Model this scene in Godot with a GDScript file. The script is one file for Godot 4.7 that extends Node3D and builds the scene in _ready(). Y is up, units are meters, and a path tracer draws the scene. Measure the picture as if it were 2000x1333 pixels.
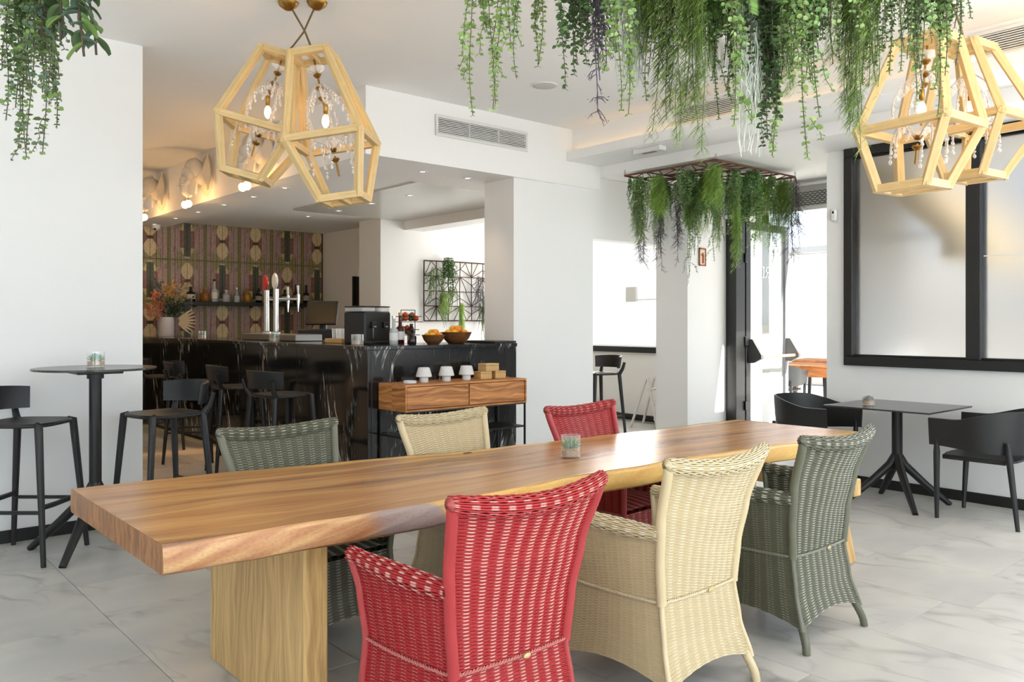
extends Node3D
# Restaurant room. World axes: X runs along the bar wall, -Z runs deep along the corridor; "a" below means -Z.

var rng := RandomNumberGenerator.new()
var M := {}
var taken := {}
const UPV := Vector3.UP

# ------------------------------------------------------------------ mesh builder
class MB:
	var v := PackedVector3Array()
	var n := PackedVector3Array()
	var t := PackedVector2Array()
	var c := PackedColorArray()
	var ix := PackedInt32Array()
	var col := Color.WHITE
	var colored := false

	func vert(p: Vector3, nn: Vector3, uv := Vector2.ZERO) -> int:
		v.append(p); n.append(nn); t.append(uv); c.append(col)
		return v.size() - 1

	func tri(a: int, b: int, d: int) -> void:
		var w = (v[b] - v[a]).cross(v[d] - v[a])
		if w.dot(n[a] + n[b] + n[d]) > 0.0:
			ix.append(a); ix.append(d); ix.append(b)
		else:
			ix.append(a); ix.append(b); ix.append(d)

	func face(pts: Array, nn := Vector3.ZERO, uvs := []) -> void:
		if nn == Vector3.ZERO:
			nn = (pts[1] - pts[0]).cross(pts[2] - pts[0]).normalized()
		var first = v.size()
		for i in pts.size():
			vert(pts[i], nn, uvs[i] if uvs.size() > i else Vector2(pts[i].x + pts[i].z, pts[i].y))
		for i in range(1, pts.size() - 1):
			tri(first, first + i, first + i + 1)

	# chamfered box: centre, size, bevel, optional transform
	func box(ce: Vector3, s: Vector3, b := 0.0, xf := Transform3D.IDENTITY) -> MB:
		var h = s * 0.5
		b = minf(b, minf(h.x, minf(h.y, h.z)) * 0.9)
		for ax in 3:
			var u = (ax + 1) % 3
			var w = (ax + 2) % 3
			for sg in [-1.0, 1.0]:
				var q := []
				for k in [[-1, -1], [1, -1], [1, 1], [-1, 1]]:
					var p := Vector3.ZERO
					p[ax] = sg * h[ax]; p[u] = k[0] * (h[u] - b); p[w] = k[1] * (h[w] - b)
					q.append(xf * (ce + p))
				var nn := Vector3.ZERO
				nn[ax] = sg
				face(q, (xf.basis * nn).normalized(), [Vector2(0, 0), Vector2(s[u], 0), Vector2(s[u], s[w]), Vector2(0, s[w])])
		if b > 0.0:
			for ax in 3:
				var u = (ax + 1) % 3
				var w = (ax + 2) % 3
				for su in [-1.0, 1.0]:
					for sw in [-1.0, 1.0]:
						var q := []
						for k in [[-1, 0], [1, 0], [1, 1], [-1, 1]]:
							var p := Vector3.ZERO
							p[ax] = k[0] * (h[ax] - b)
							p[u] = su * (h[u] - (b if k[1] == 1 else 0.0))
							p[w] = sw * (h[w] - (0.0 if k[1] == 1 else b))
							q.append(xf * (ce + p))
						var nn := Vector3.ZERO
						nn[u] = su; nn[w] = sw
						face(q, (xf.basis * nn).normalized())
			for sx in [-1.0, 1.0]:
				for sy in [-1.0, 1.0]:
					for sz in [-1.0, 1.0]:
						var sv = Vector3(sx, sy, sz)
						face([xf * (ce + sv * (h - Vector3(0, b, b))), xf * (ce + sv * (h - Vector3(b, 0, b))), xf * (ce + sv * (h - Vector3(b, b, 0)))], (xf.basis * sv).normalized())
		return self

	# box given by two corners in (x, height, a) with a = -z
	func slab(x0, x1, y0, y1, a0, a1, b := 0.0) -> MB:
		return box(Vector3((x0 + x1) * 0.5, (y0 + y1) * 0.5, -(a0 + a1) * 0.5), Vector3(absf(x1 - x0), absf(y1 - y0), absf(a1 - a0)), b)

	# bar with a square section between two points
	func bar(p: Vector3, q: Vector3, w: float, d: float, b := 0.0, side := Vector3.ZERO) -> MB:
		var y = (q - p).normalized()
		var r = side if side != Vector3.ZERO else (Vector3.RIGHT if absf(y.x) < 0.8 else Vector3.BACK)
		var z = r.cross(y).normalized()
		var x = y.cross(z)
		return box(Vector3.ZERO, Vector3(w, (q - p).length(), d), b, Transform3D(Basis(x, y, z), (p + q) * 0.5))

	func tube(path: Array, r, sides := 8, caps := true, squash := 1.0) -> MB:
		var m = path.size()
		var prev := Vector3.ZERO
		var base = v.size()
		for i in m:
			var tg = (path[mini(i + 1, m - 1)] - path[maxi(i - 1, 0)]).normalized()
			if prev == Vector3.ZERO:
				prev = tg.cross(Vector3.UP if absf(tg.y) < 0.9 else Vector3.RIGHT).normalized()
			var x = (prev - tg * prev.dot(tg)).normalized()
			prev = x
			var y = tg.cross(x)
			var rr = r[i] if r is Array else r
			for k in sides:
				var an = TAU * k / sides
				var dr = x * cos(an) + y * sin(an) * squash
				vert(path[i] + dr * rr, dr.normalized(), Vector2(float(k) / sides, float(i) / maxi(m - 1, 1)))
		for i in m - 1:
			for k in sides:
				var a0 = base + i * sides + k
				var a1 = base + i * sides + (k + 1) % sides
				tri(a0, a1, a0 + sides)
				tri(a1, a1 + sides, a0 + sides)
		if caps:
			for e in [0, m - 1]:
				var tg = (path[1] - path[0] if e == 0 else path[m - 1] - path[m - 2]).normalized() * (-1.0 if e == 0 else 1.0)
				var pts := []
				for k in sides:
					pts.append(v[base + e * sides + k])
				face(pts, tg)
		return self

	func lathe(prof: Array, segs := 20, xf := Transform3D.IDENTITY, arc := TAU) -> MB:
		var m = prof.size()
		var sn := []
		for i in m - 1:
			var dd: Vector2 = prof[i + 1] - prof[i]
			sn.append(Vector2(dd.y, -dd.x).normalized())
		for i in m - 1:
			var na: Vector2 = sn[i]
			var nb: Vector2 = sn[i]
			if i > 0 and sn[i - 1].dot(sn[i]) > 0.6:
				na = (sn[i - 1] + sn[i]).normalized()
			if i < m - 2 and sn[i + 1].dot(sn[i]) > 0.6:
				nb = (sn[i + 1] + sn[i]).normalized()
			var base = v.size()
			for k in segs + 1:
				var an = arc * k / segs
				var ca = cos(an)
				var sa = sin(an)
				vert(xf * Vector3(prof[i].x * ca, prof[i].y, prof[i].x * sa), (xf.basis * Vector3(na.x * ca, na.y, na.x * sa)).normalized(), Vector2(float(k) / segs, prof[i].y))
				vert(xf * Vector3(prof[i + 1].x * ca, prof[i + 1].y, prof[i + 1].x * sa), (xf.basis * Vector3(nb.x * ca, nb.y, nb.x * sa)).normalized(), Vector2(float(k) / segs, prof[i + 1].y))
			for k in segs:
				var q = base + k * 2
				if prof[i].x > 1e-5:
					tri(q, q + 2, q + 1)
				if prof[i + 1].x > 1e-5:
					tri(q + 2, q + 3, q + 1)
		return self

	func ball(ce: Vector3, r: Vector3, segs := 10, rings := 6, bs := Basis.IDENTITY) -> MB:
		var base = v.size()
		for i in rings + 1:
			var la = PI * i / rings
			for k in segs + 1:
				var an = TAU * k / segs
				var d = Vector3(sin(la) * cos(an), cos(la), sin(la) * sin(an))
				vert(ce + bs * (d * r), (bs * (d / r)).normalized(), Vector2(float(k) / segs, float(i) / rings))
		for i in rings:
			for k in segs:
				var q = base + i * (segs + 1) + k
				if i > 0:
					tri(q, q + 1, q + segs + 1)
				if i < rings - 1:
					tri(q + 1, q + segs + 2, q + segs + 1)
		return self

	# flat plate with an outline in xz, top height and thickness
	func plate(outline: Array, y: float, th: float, bev := 0.0) -> MB:
		var m = outline.size()
		var ce := Vector2.ZERO
		for p in outline:
			ce += p / m
		var top := []
		var bot := []
		for p in outline:
			var ins = p + (ce - p).normalized() * bev
			top.append(Vector3(ins.x, y, ins.y))
			bot.append(Vector3(ins.x, y - th, ins.y))
		var cu = Vector3(ce.x, y, ce.y)
		for i in m:
			var j = (i + 1) % m
			face([cu, top[i], top[j]], Vector3.UP)
			face([cu - Vector3(0, th, 0), bot[i], bot[j]], Vector3.DOWN)
			var o = (outline[i] + outline[j]) * 0.5 - ce
			var nn = Vector3(outline[j].y - outline[i].y, 0, outline[i].x - outline[j].x).normalized()
			if nn.dot(Vector3(o.x, 0, o.y)) < 0.0:
				nn = -nn
			var a0 = Vector3(outline[i].x, y - bev, outline[i].y)
			var a1 = Vector3(outline[j].x, y - bev, outline[j].y)
			var d = Vector3(0, maxf(th - 2.0 * bev, 0.0), 0)
			face([a0, a1, a1 - d, a0 - d], nn)
			if bev > 0.0:
				face([a0, a1, top[j], top[i]], (nn + Vector3.UP).normalized())
				face([a0 - d, a1 - d, bot[j], bot[i]], (nn - Vector3.UP).normalized())
		return self

	# curved sheet with thickness: f(u, w) for u, w in 0..1
	func sheet(f: Callable, nu: int, nw: int, th := 0.0) -> MB:
		var g := []
		for j in nw + 1:
			for i in nu + 1:
				g.append(f.call(float(i) / nu, float(j) / nw))
		var nr := []
		for j in nw + 1:
			for i in nu + 1:
				var du = g[j * (nu + 1) + mini(i + 1, nu)] - g[j * (nu + 1) + maxi(i - 1, 0)]
				var dw = g[mini(j + 1, nw) * (nu + 1) + i] - g[maxi(j - 1, 0) * (nu + 1) + i]
				nr.append(du.cross(dw).normalized())
		var ids := []
		for sd in ([1.0, -1.0] if th > 0.0 else [1.0]):
			var base = v.size()
			ids.append(base)
			for k in g.size():
				vert(g[k] + nr[k] * th * 0.5 * sd, nr[k] * sd, Vector2(float(k % (nu + 1)) / nu, float(k / (nu + 1)) / nw))
			for j in nw:
				for i in nu:
					var q = base + j * (nu + 1) + i
					tri(q, q + 1, q + nu + 1)
					tri(q + 1, q + nu + 2, q + nu + 1)
		if th > 0.0:
			var rim := []
			for i in nu + 1: rim.append(i)
			for j in range(1, nw + 1): rim.append(j * (nu + 1) + nu)
			for i in range(nu - 1, -1, -1): rim.append(nw * (nu + 1) + i)
			for j in range(nw - 1, -1, -1): rim.append(j * (nu + 1))
			for k in rim.size() - 1:
				var p0 = v[ids[0] + rim[k]]
				var p1 = v[ids[0] + rim[k + 1]]
				var p2 = v[ids[1] + rim[k + 1]]
				var p3 = v[ids[1] + rim[k]]
				face([p0, p1, p2, p3])
		return self

	# bracket of the push bar: a wedge that stands out from the door leaf at x, leaf plane a
	func prism_like(x: float, a: float) -> MB:
		var pr = [Vector2(0.0, 0.86), Vector2(0.0, 1.12), Vector2(0.05, 1.12), Vector2(0.16, 0.95), Vector2(0.16, 0.91), Vector2(0.06, 0.86)]
		for s in [-1.0, 1.0]:
			var pts := []
			for q in pr:
				pts.append(Vector3(x + s * 0.022, q.y, -(a - 0.03 - q.x)))
			face(pts, Vector3(s, 0, 0))
		for i in pr.size():
			var q = pr[i]
			var r = pr[(i + 1) % pr.size()]
			var nn = Vector3(0, -(r.x - q.x), 0) + Vector3(0, 0, r.y - q.y)
			nn = Vector3(0, r.x - q.x, 0) * 1.0 + Vector3(0, 0, -(r.y - q.y)) * 1.0
			var mid = (q + r) * 0.5 - Vector2(0.07, 0.97)
			if nn.dot(Vector3(0, mid.y, mid.x)) < 0.0: nn = -nn
			face([Vector3(x - 0.022, q.y, -(a - 0.03 - q.x)), Vector3(x + 0.022, q.y, -(a - 0.03 - q.x)), Vector3(x + 0.022, r.y, -(a - 0.03 - r.x)), Vector3(x - 0.022, r.y, -(a - 0.03 - r.x))], nn.normalized())
		return self

	func mesh() -> ArrayMesh:
		var arr := []
		arr.resize(Mesh.ARRAY_MAX)
		arr[Mesh.ARRAY_VERTEX] = v
		arr[Mesh.ARRAY_NORMAL] = n
		arr[Mesh.ARRAY_TEX_UV] = t
		if colored:
			arr[Mesh.ARRAY_COLOR] = c
		arr[Mesh.ARRAY_INDEX] = ix
		var am := ArrayMesh.new()
		am.add_surface_from_arrays(Mesh.PRIMITIVE_TRIANGLES, arr)
		return am

# ------------------------------------------------------------------ scene helpers
func numbered(called: String) -> String:
	var k = taken.get(called, 0)
	taken[called] = k + 1
	return called if k == 0 else "%s_%03d" % [called, k]

func thing(called: String, label: String, category: String, at := Vector3.ZERO, turn := 0.0, group := "") -> Node3D:
	var o := Node3D.new()
	o.name = numbered(called)
	add_child(o)
	o.position = at
	o.rotation.y = turn
	o.set_meta("label", label)
	o.set_meta("category", category)
	if group: o.set_meta("group", group)
	return o

func part(mb, called: String, mat: Material, parent: Node3D) -> MeshInstance3D:
	var o := MeshInstance3D.new()
	o.mesh = mb.mesh() if mb is MB else mb
	o.material_override = mat
	o.name = called if parent != self else numbered(called)
	parent.add_child(o, true)
	return o

func tag(o: Node3D, label: String, category: String, group := "") -> Node3D:
	o.set_meta("label", label)
	o.set_meta("category", category)
	if group: o.set_meta("group", group)
	return o

func struct_node(called: String, label: String) -> Node3D:
	var o := Node3D.new()
	o.name = numbered(called)
	add_child(o)
	o.set_meta("kind", "structure")
	o.set_meta("label", label)
	o.set_meta("category", called.split("_")[0])
	return o

func struct(called: String, mb, mat: Material, label: String) -> MeshInstance3D:
	var o = part(mb, called, mat, self)
	o.set_meta("kind", "structure")
	o.set_meta("label", label)
	o.set_meta("category", called.split("_")[0])
	return o

func copy_of(o: Node3D, label: String, at: Vector3, turn := 0.0) -> Node3D:
	var base = String(o.name).rstrip("0123456789").trim_suffix("_") if String(o.name).right(3).is_valid_int() else String(o.name)
	var r: Node3D = o.duplicate()
	r.name = numbered(base)
	add_child(r)
	r.position = at
	r.rotation.y = turn
	if label: r.set_meta("label", label)
	return r

func V(x, y, a) -> Vector3:
	return Vector3(x, y, -a)

func mat(key: String, c: Color, rough := 0.6, metal := 0.0) -> StandardMaterial3D:
	if M.has(key): return M[key]
	var m := StandardMaterial3D.new()
	m.resource_name = key
	m.albedo_color = c
	m.roughness = rough
	m.metallic = metal
	M[key] = m
	return m

func rgb8(r, g, b) -> Color:
	return Color(r / 255.0, g / 255.0, b / 255.0)

func textured(m: StandardMaterial3D, tex: Texture2D, scale := 1.0, tri := true, world := false) -> StandardMaterial3D:
	m.albedo_texture = tex
	m.uv1_triplanar = tri
	m.uv1_world_triplanar = world
	m.uv1_scale = Vector3(scale, scale, scale)
	return m

func glass(key: String, c: Color, alpha := 0.12) -> StandardMaterial3D:
	var m = mat(key, Color(c.r, c.g, c.b, alpha), 0.03)
	m.transparency = BaseMaterial3D.TRANSPARENCY_ALPHA
	return m

func glow(key: String, c: Color, e: float) -> StandardMaterial3D:
	var m = mat(key, c, 0.4)
	m.emission_enabled = true
	m.emission = c
	m.emission_energy_multiplier = e
	return m

func omni(parent: Node3D, at: Vector3, c: Color, e: float, size := 0.03) -> void:
	var l := OmniLight3D.new()
	l.name = "lamp_light"
	l.light_color = c
	l.light_energy = e
	l.light_size = size
	l.omni_range = 30.0
	l.omni_attenuation = 2.0
	l.shadow_enabled = true
	parent.add_child(l, true)
	l.position = at

func area(at: Vector3, look: Vector3, size: Vector2, c: Color, e: float) -> void:
	var l := AreaLight3D.new()
	l.name = "area_light"
	l.area_size = size
	l.light_color = c
	l.light_energy = e
	l.area_normalize_energy = true
	l.area_range = 40.0
	l.shadow_enabled = true
	add_child(l, true)
	l.look_at_from_position(at, at + look, UPV if absf(look.y) < 0.9 else Vector3.RIGHT)

# ------------------------------------------------------------------ textures
func noise(sd: int, freq: float, oct := 4) -> FastNoiseLite:
	var f := FastNoiseLite.new()
	f.seed = sd
	f.noise_type = FastNoiseLite.TYPE_SIMPLEX_SMOOTH
	f.frequency = freq
	f.fractal_octaves = oct
	return f

func tex_of(w: int, h: int, fn: Callable) -> ImageTexture:
	var im := Image.create(w, h, false, Image.FORMAT_RGB8)
	for y in h:
		for x in w:
			im.set_pixel(x, y, fn.call(x, y))
	return ImageTexture.create_from_image(im)

func make_textures() -> Dictionary:
	var T := {}
	var n1 = noise(3, 1.0, 4)
	var n2 = noise(9, 1.0, 3)
	# wood, grain along v
	var grain = func(s, l, k):
		var warp = n2.get_noise_2d(s * 3.0, l * 1.2) * 0.05
		var rings = n1.get_noise_2d((s + warp) * 26.0, l * 0.9)
		var fine = n1.get_noise_2d(s * 160.0 + 9.0, l * 5.0)
		return clampf(0.80 + rings * 0.30 * k + fine * 0.13, 0.3, 1.0)
	T.wood_v = tex_of(384, 384, func(x, y): var g = grain.call(x / 384.0, y / 384.0, 1.0); return Color(g, g * g * 0.2 + g * 0.8, g * g * 0.45 + g * 0.55))
	T.wood_h = tex_of(384, 384, func(x, y): var g = grain.call(y / 384.0 + 5.0, x / 384.0, 1.0); return Color(g, g * g * 0.2 + g * 0.8, g * g * 0.45 + g * 0.55))
	T.wood_soft = tex_of(384, 384, func(x, y): var g = 0.30 + 0.70 * grain.call(x / 384.0 + 7.0, y / 384.0, 0.75); return Color(g, g * g * 0.15 + g * 0.85, g * g * 0.4 + g * 0.6))
	T.wood_pale = tex_of(256, 256, func(x, y): var g = 0.55 + 0.45 * grain.call(x / 256.0 + 2.0, y / 256.0, 0.55); return Color(g, g, g * g * 0.3 + g * 0.7))
	# slab top: u along the length, v across (0 = sitting side with the chairs' backs to the window)
	var heart = Color(0.69, 0.475, 0.27)
	var dark = Color(0.40, 0.25, 0.145)
	var light = Color(0.81, 0.61, 0.375)
	var sap = Color(0.86, 0.68, 0.37)
	T.slab = tex_of(1400, 380, func(x, y):
		var u = x / 1400.0 * 3.62
		var w = y / 380.0
		var bend = w + 0.045 * sin(u * 1.7 + 0.6) + n2.get_noise_2d(u * 0.8, w * 1.5) * 0.07
		var r = n1.get_noise_2d(u * 0.5, bend * 8.0)
		var f = n1.get_noise_2d(u * 2.2 + 40.0, bend * 60.0)
		var dk = clampf((n1.get_noise_2d(u * 0.35 + 70.0, bend * 5.5) - 0.06) * 1.3, 0.0, 1.0)
		var col = heart.lerp(light, clampf(r * 0.9 + 0.35, 0.0, 1.0)).lerp(dark, dk * 0.85)
		col = col.lerp(dark, clampf(f * 0.45, 0.0, 0.22))
		var edge = 0.045 + 0.02 * n1.get_noise_2d(u * 1.3, 5.0)
		var far_sap = smoothstep(0.55, 1.0, u) * smoothstep(1.0 - edge * 1.5, 1.0 - edge, w)
		var near_sap = smoothstep(3.0, 3.5, u) * smoothstep(0.09, 0.03, w) + smoothstep(1.1, 1.5, u) * smoothstep(0.03, 0.012, w) * 0.9
		return col.lerp(sap.lerp(light, 0.25 + f * 0.3), clampf(far_sap + near_sap, 0.0, 0.95)))
	# slab side: bark-marked brown at the left end, then pale sapwood
	T.slab_side = tex_of(1400, 64, func(x, y):
		var u = x / 1400.0 * 3.62
		var w = y / 64.0
		var n = n1.get_noise_2d(u * 5.0 + w * 2.2, w * 1.2)
		var f = n1.get_noise_2d(u * 60.0, w * 22.0)
		var br = Color(0.70, 0.47, 0.32).lerp(Color(0.86, 0.70, 0.50), clampf(0.5 + n * 1.1, 0.0, 1.0)).lerp(Color(0.42, 0.30, 0.30), clampf(n1.get_noise_2d(u * 4.0 + w * 3.0 + 20.0, 3.0) * 1.4 - 0.15, 0.0, 0.7))
		var mk = smoothstep(0.55, 0.66, u - w * 0.05) * (1.0 - smoothstep(0.80, 0.86, u - w * 0.12))
		br = br.lerp(Color(0.62, 0.58, 0.60), mk * 0.75)
		var ye = Color(0.89, 0.73, 0.42).lerp(Color(0.83, 0.62, 0.33), clampf(0.35 + n * 0.8, 0.0, 1.0))
		var c = br.lerp(ye, smoothstep(0.80, 0.86, u - w * 0.12))
		return c.lerp(c * 0.75, clampf(f * 0.7, 0.0, 0.5)))
	T.slab_end = tex_of(512, 64, func(x, y):
		var n = n1.get_noise_2d(x * 0.05, y * 0.008)
		var f = n1.get_noise_2d(x * 0.25 + y * 0.05, y * 0.02)
		return Color(0.50, 0.32, 0.17).lerp(Color(0.70, 0.48, 0.26), clampf(0.5 + n, 0.0, 1.0)).lerp(Color(0.25, 0.15, 0.09), clampf(f * 0.9, 0.0, 0.6)))
	# pale floor marble with grey veins
	var wq = noise(21, 1.0, 3)
	var rg = noise(33, 1.0, 3)
	T.floor = tex_of(720, 720, func(x, y):
		var u = x / 720.0 * 2.4
		var w = y / 720.0 * 2.4
		var q = wq.get_noise_2d(u * 0.9, w * 0.9) * 0.22
		var s1 = 1.0 - absf(rg.get_noise_2d((u * 0.35 + w * 0.55) * 0.9 + q, (w * 0.9 - u * 1.5) * 0.8 + q)) * 8.0
		var s2 = 1.0 - absf(rg.get_noise_2d((u * 0.4 + w * 0.7) * 1.3 + q + 30.0, (w * 0.8 - u * 1.6) * 1.9 + q)) * 13.0
		var cl = clampf(wq.get_noise_2d(u * 0.8 + 9.0, w * 1.6) * 0.9 + 0.35, 0.0, 1.0)
		var k = pow(clampf(s1, 0.0, 1.0), 1.5) * 0.42 * cl + pow(clampf(s2, 0.0, 1.0), 1.5) * 0.26 * cl
		var base = Color(0.80, 0.79, 0.765).lerp(Color(0.745, 0.74, 0.725), clampf(0.5 + wq.get_noise_2d(u * 1.3 + 4.0, w * 2.2) * 1.2, 0.0, 1.0))
		return base.lerp(Color(0.36, 0.36, 0.35), clampf(k, 0.0, 0.5)))
	# black marble with white veins that run upwards
	T.black = tex_of(900, 900, func(x, y):
		var u = x / 900.0 * 2.2
		var w = y / 900.0 * 2.2
		var q = wq.get_noise_2d(u * 2.0, w * 1.0) * 0.35
		var gate = clampf(wq.get_noise_2d(u * 1.7 + 50.0, w * 1.1 + 3.0) * 2.6 + 0.45, 0.0, 1.0)
		var s1 = clampf(1.0 - absf(rg.get_noise_2d((u + q * 0.22 + w * 0.22) * 7.0, w * 0.42)) * 9.0, 0.0, 1.0)
		var s2 = clampf(1.0 - absf(rg.get_noise_2d((u + q * 0.12 - w * 0.05) * 17.0 + 7.0, w * 0.8)) * 8.0, 0.0, 1.0)
		var br = clampf((rg.get_noise_2d(u * 9.0 + w * 3.0, w * 5.0 + 80.0) + 0.12) * 3.4, 0.0, 1.0)
		var k = s1 * gate * (0.35 + 0.65 * br) + s2 * 0.60 * clampf(gate + 0.18, 0.0, 1.0) * br
		return Color(0.082, 0.084, 0.086).lerp(Color(0.86, 0.86, 0.85), clampf(k, 0.0, 1.0)))
	# tile prints: one with the pale double lozenge, one with the grey-green column
	for kind in 2:
		T["print%d" % kind] = tex_of(264, 300, func(x, y):
			var u = absf(x / 264.0 - 0.5) * 2.0
			var w = y / 300.0
			var wm = absf(w - 0.5) * 2.0
			var sp = n1.get_noise_2d(x * 0.05 + kind * 40.0, y * 0.05) * 0.09 + n1.get_noise_2d(x * 0.3, y * 0.3 + kind * 9.0) * 0.05
			var olive = Color(0.55, 0.51, 0.345)
			var mauve = Color(0.64, 0.535, 0.50)
			var wine = Color(0.53, 0.37, 0.335)
			var cream = Color(0.80, 0.72, 0.55)
			var col = olive
			# mauve pointed panels between the motifs
			if wm < 0.93 - 0.10 * pow(absf(u - 0.72) / 0.17, 2.0) and absf(u - 0.72) < 0.17: col = mauve
			if wm < 0.60 and u < 0.86: col = mauve
			if u > 0.93: col = Color(0.57, 0.54, 0.33)
			if absf(u - 0.935) < 0.012 or absf(u - 0.55) < 0.012 and wm > 0.5: col = Color(0.22, 0.24, 0.14)
			if kind == 0:
				if u < 0.37 and wm < 0.33: col = wine
				var dy = absf(wm - 0.47)
				if Vector2(u / 0.35, dy / 0.36).length() < 1.0 and (wm > 0.3 or u < 0.35 - (0.3 - wm) * 1.1): col = cream
				if u < 0.15 and wm < 0.90 - u * 0.5 and wm > 0.08: col = cream
				if wm < 0.075 and u < 0.2: col = Color(0.30, 0.25, 0.14)
			else:
				if u < 0.42 and wm < 0.42: col = wine
				elif u < 0.42 and wm < 0.80 - 0.5 * pow(u / 0.42, 3.0): col = Color(0.76, 0.69, 0.45)
				if u < 0.19 and wm < 0.84: col = Color(0.29, 0.30, 0.235)
				elif u < 0.19 and wm < 0.93 - u * 0.5: col = Color(0.80, 0.76, 0.70)
			var blot = clampf(n1.get_noise_2d(x * 0.022 + 80.0 + kind * 31.0, y * 0.012) * 2.2 - 0.6, 0.0, 0.5)
			if col == mauve: col = col.lerp(Color(0.48, 0.31, 0.31), blot)
			return Color(col.r + sp, col.g + sp, col.b + sp))
	return T

# ------------------------------------------------------------------ camera, sky, sun, large lights
func set_view() -> void:
	var cam := Camera3D.new()
	cam.name = "camera"
	add_child(cam)
	cam.position = Vector3(0, 1.30, 0)
	cam.rotation = Vector3(0, deg_to_rad(-40.9), 0)
	cam.projection = Camera3D.PROJECTION_FRUSTUM
	cam.near = 0.05
	cam.far = 120.0
	cam.size = 1333.0 / 1603.0 * 0.05
	cam.frustum_offset = Vector2(0, -36.0 / 1603.0 * 0.05)
	cam.current = true
	var sky_mat := ProceduralSkyMaterial.new()
	sky_mat.sky_top_color = Color(0.74, 0.81, 0.90)
	sky_mat.sky_horizon_color = Color(0.90, 0.93, 0.96)
	sky_mat.ground_bottom_color = Color(0.55, 0.53, 0.50)
	sky_mat.ground_horizon_color = Color(0.80, 0.80, 0.79)
	sky_mat.sky_energy_multiplier = 1.5
	sky_mat.ground_energy_multiplier = 1.2
	var sky := Sky.new()
	sky.sky_material = sky_mat
	var env := Environment.new()
	env.background_mode = Environment.BG_SKY
	env.sky = sky
	env.ambient_light_source = Environment.AMBIENT_SOURCE_DISABLED
	env.tonemap_mode = Environment.TONE_MAPPER_LINEAR
	env.tonemap_exposure = 0.94
	env.sdfgi_enabled = true
	env.ssao_enabled = true
	env.ssil_enabled = true
	var we := WorldEnvironment.new()
	we.name = "surroundings"
	we.environment = env
	add_child(we)
	var sun := DirectionalLight3D.new()
	sun.name = "sun"
	sun.light_color = Color(1.0, 0.985, 0.955)
	sun.light_energy = 9.0
	sun.light_angular_distance = 0.6
	sun.shadow_enabled = true
	add_child(sun)
	sun.look_at_from_position(Vector3(1.1, 5.4, 4.4), Vector3(0, 0, 0))
	# daylight through the glazed front behind the viewer, and through the right and back room windows
	area(Vector3(2.2, 1.55, 2.95), Vector3(0, 0.62, -1).normalized(), Vector2(7.2, 2.3), Color(0.88, 0.945, 1.0), 18.0)
	area(Vector3(-3.12, 1.5, -0.6), Vector3(1, 0.35, 0.1).normalized(), Vector2(3.6, 2.2), Color(0.87, 0.94, 1.0), 4.5)  # added fill light at the unseen west window
	area(Vector3(6.36, 1.8, -0.6), Vector3(-1, 0, 0), Vector2(2.4, 1.6), Color(0.97, 0.985, 1.0), 6.0)
	area(Vector3(7.9, 1.72, -7.4), Vector3(-1, 0, 0), Vector2(2.8, 1.4), Color(1.0, 0.985, 0.96), 7.0)

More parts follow.
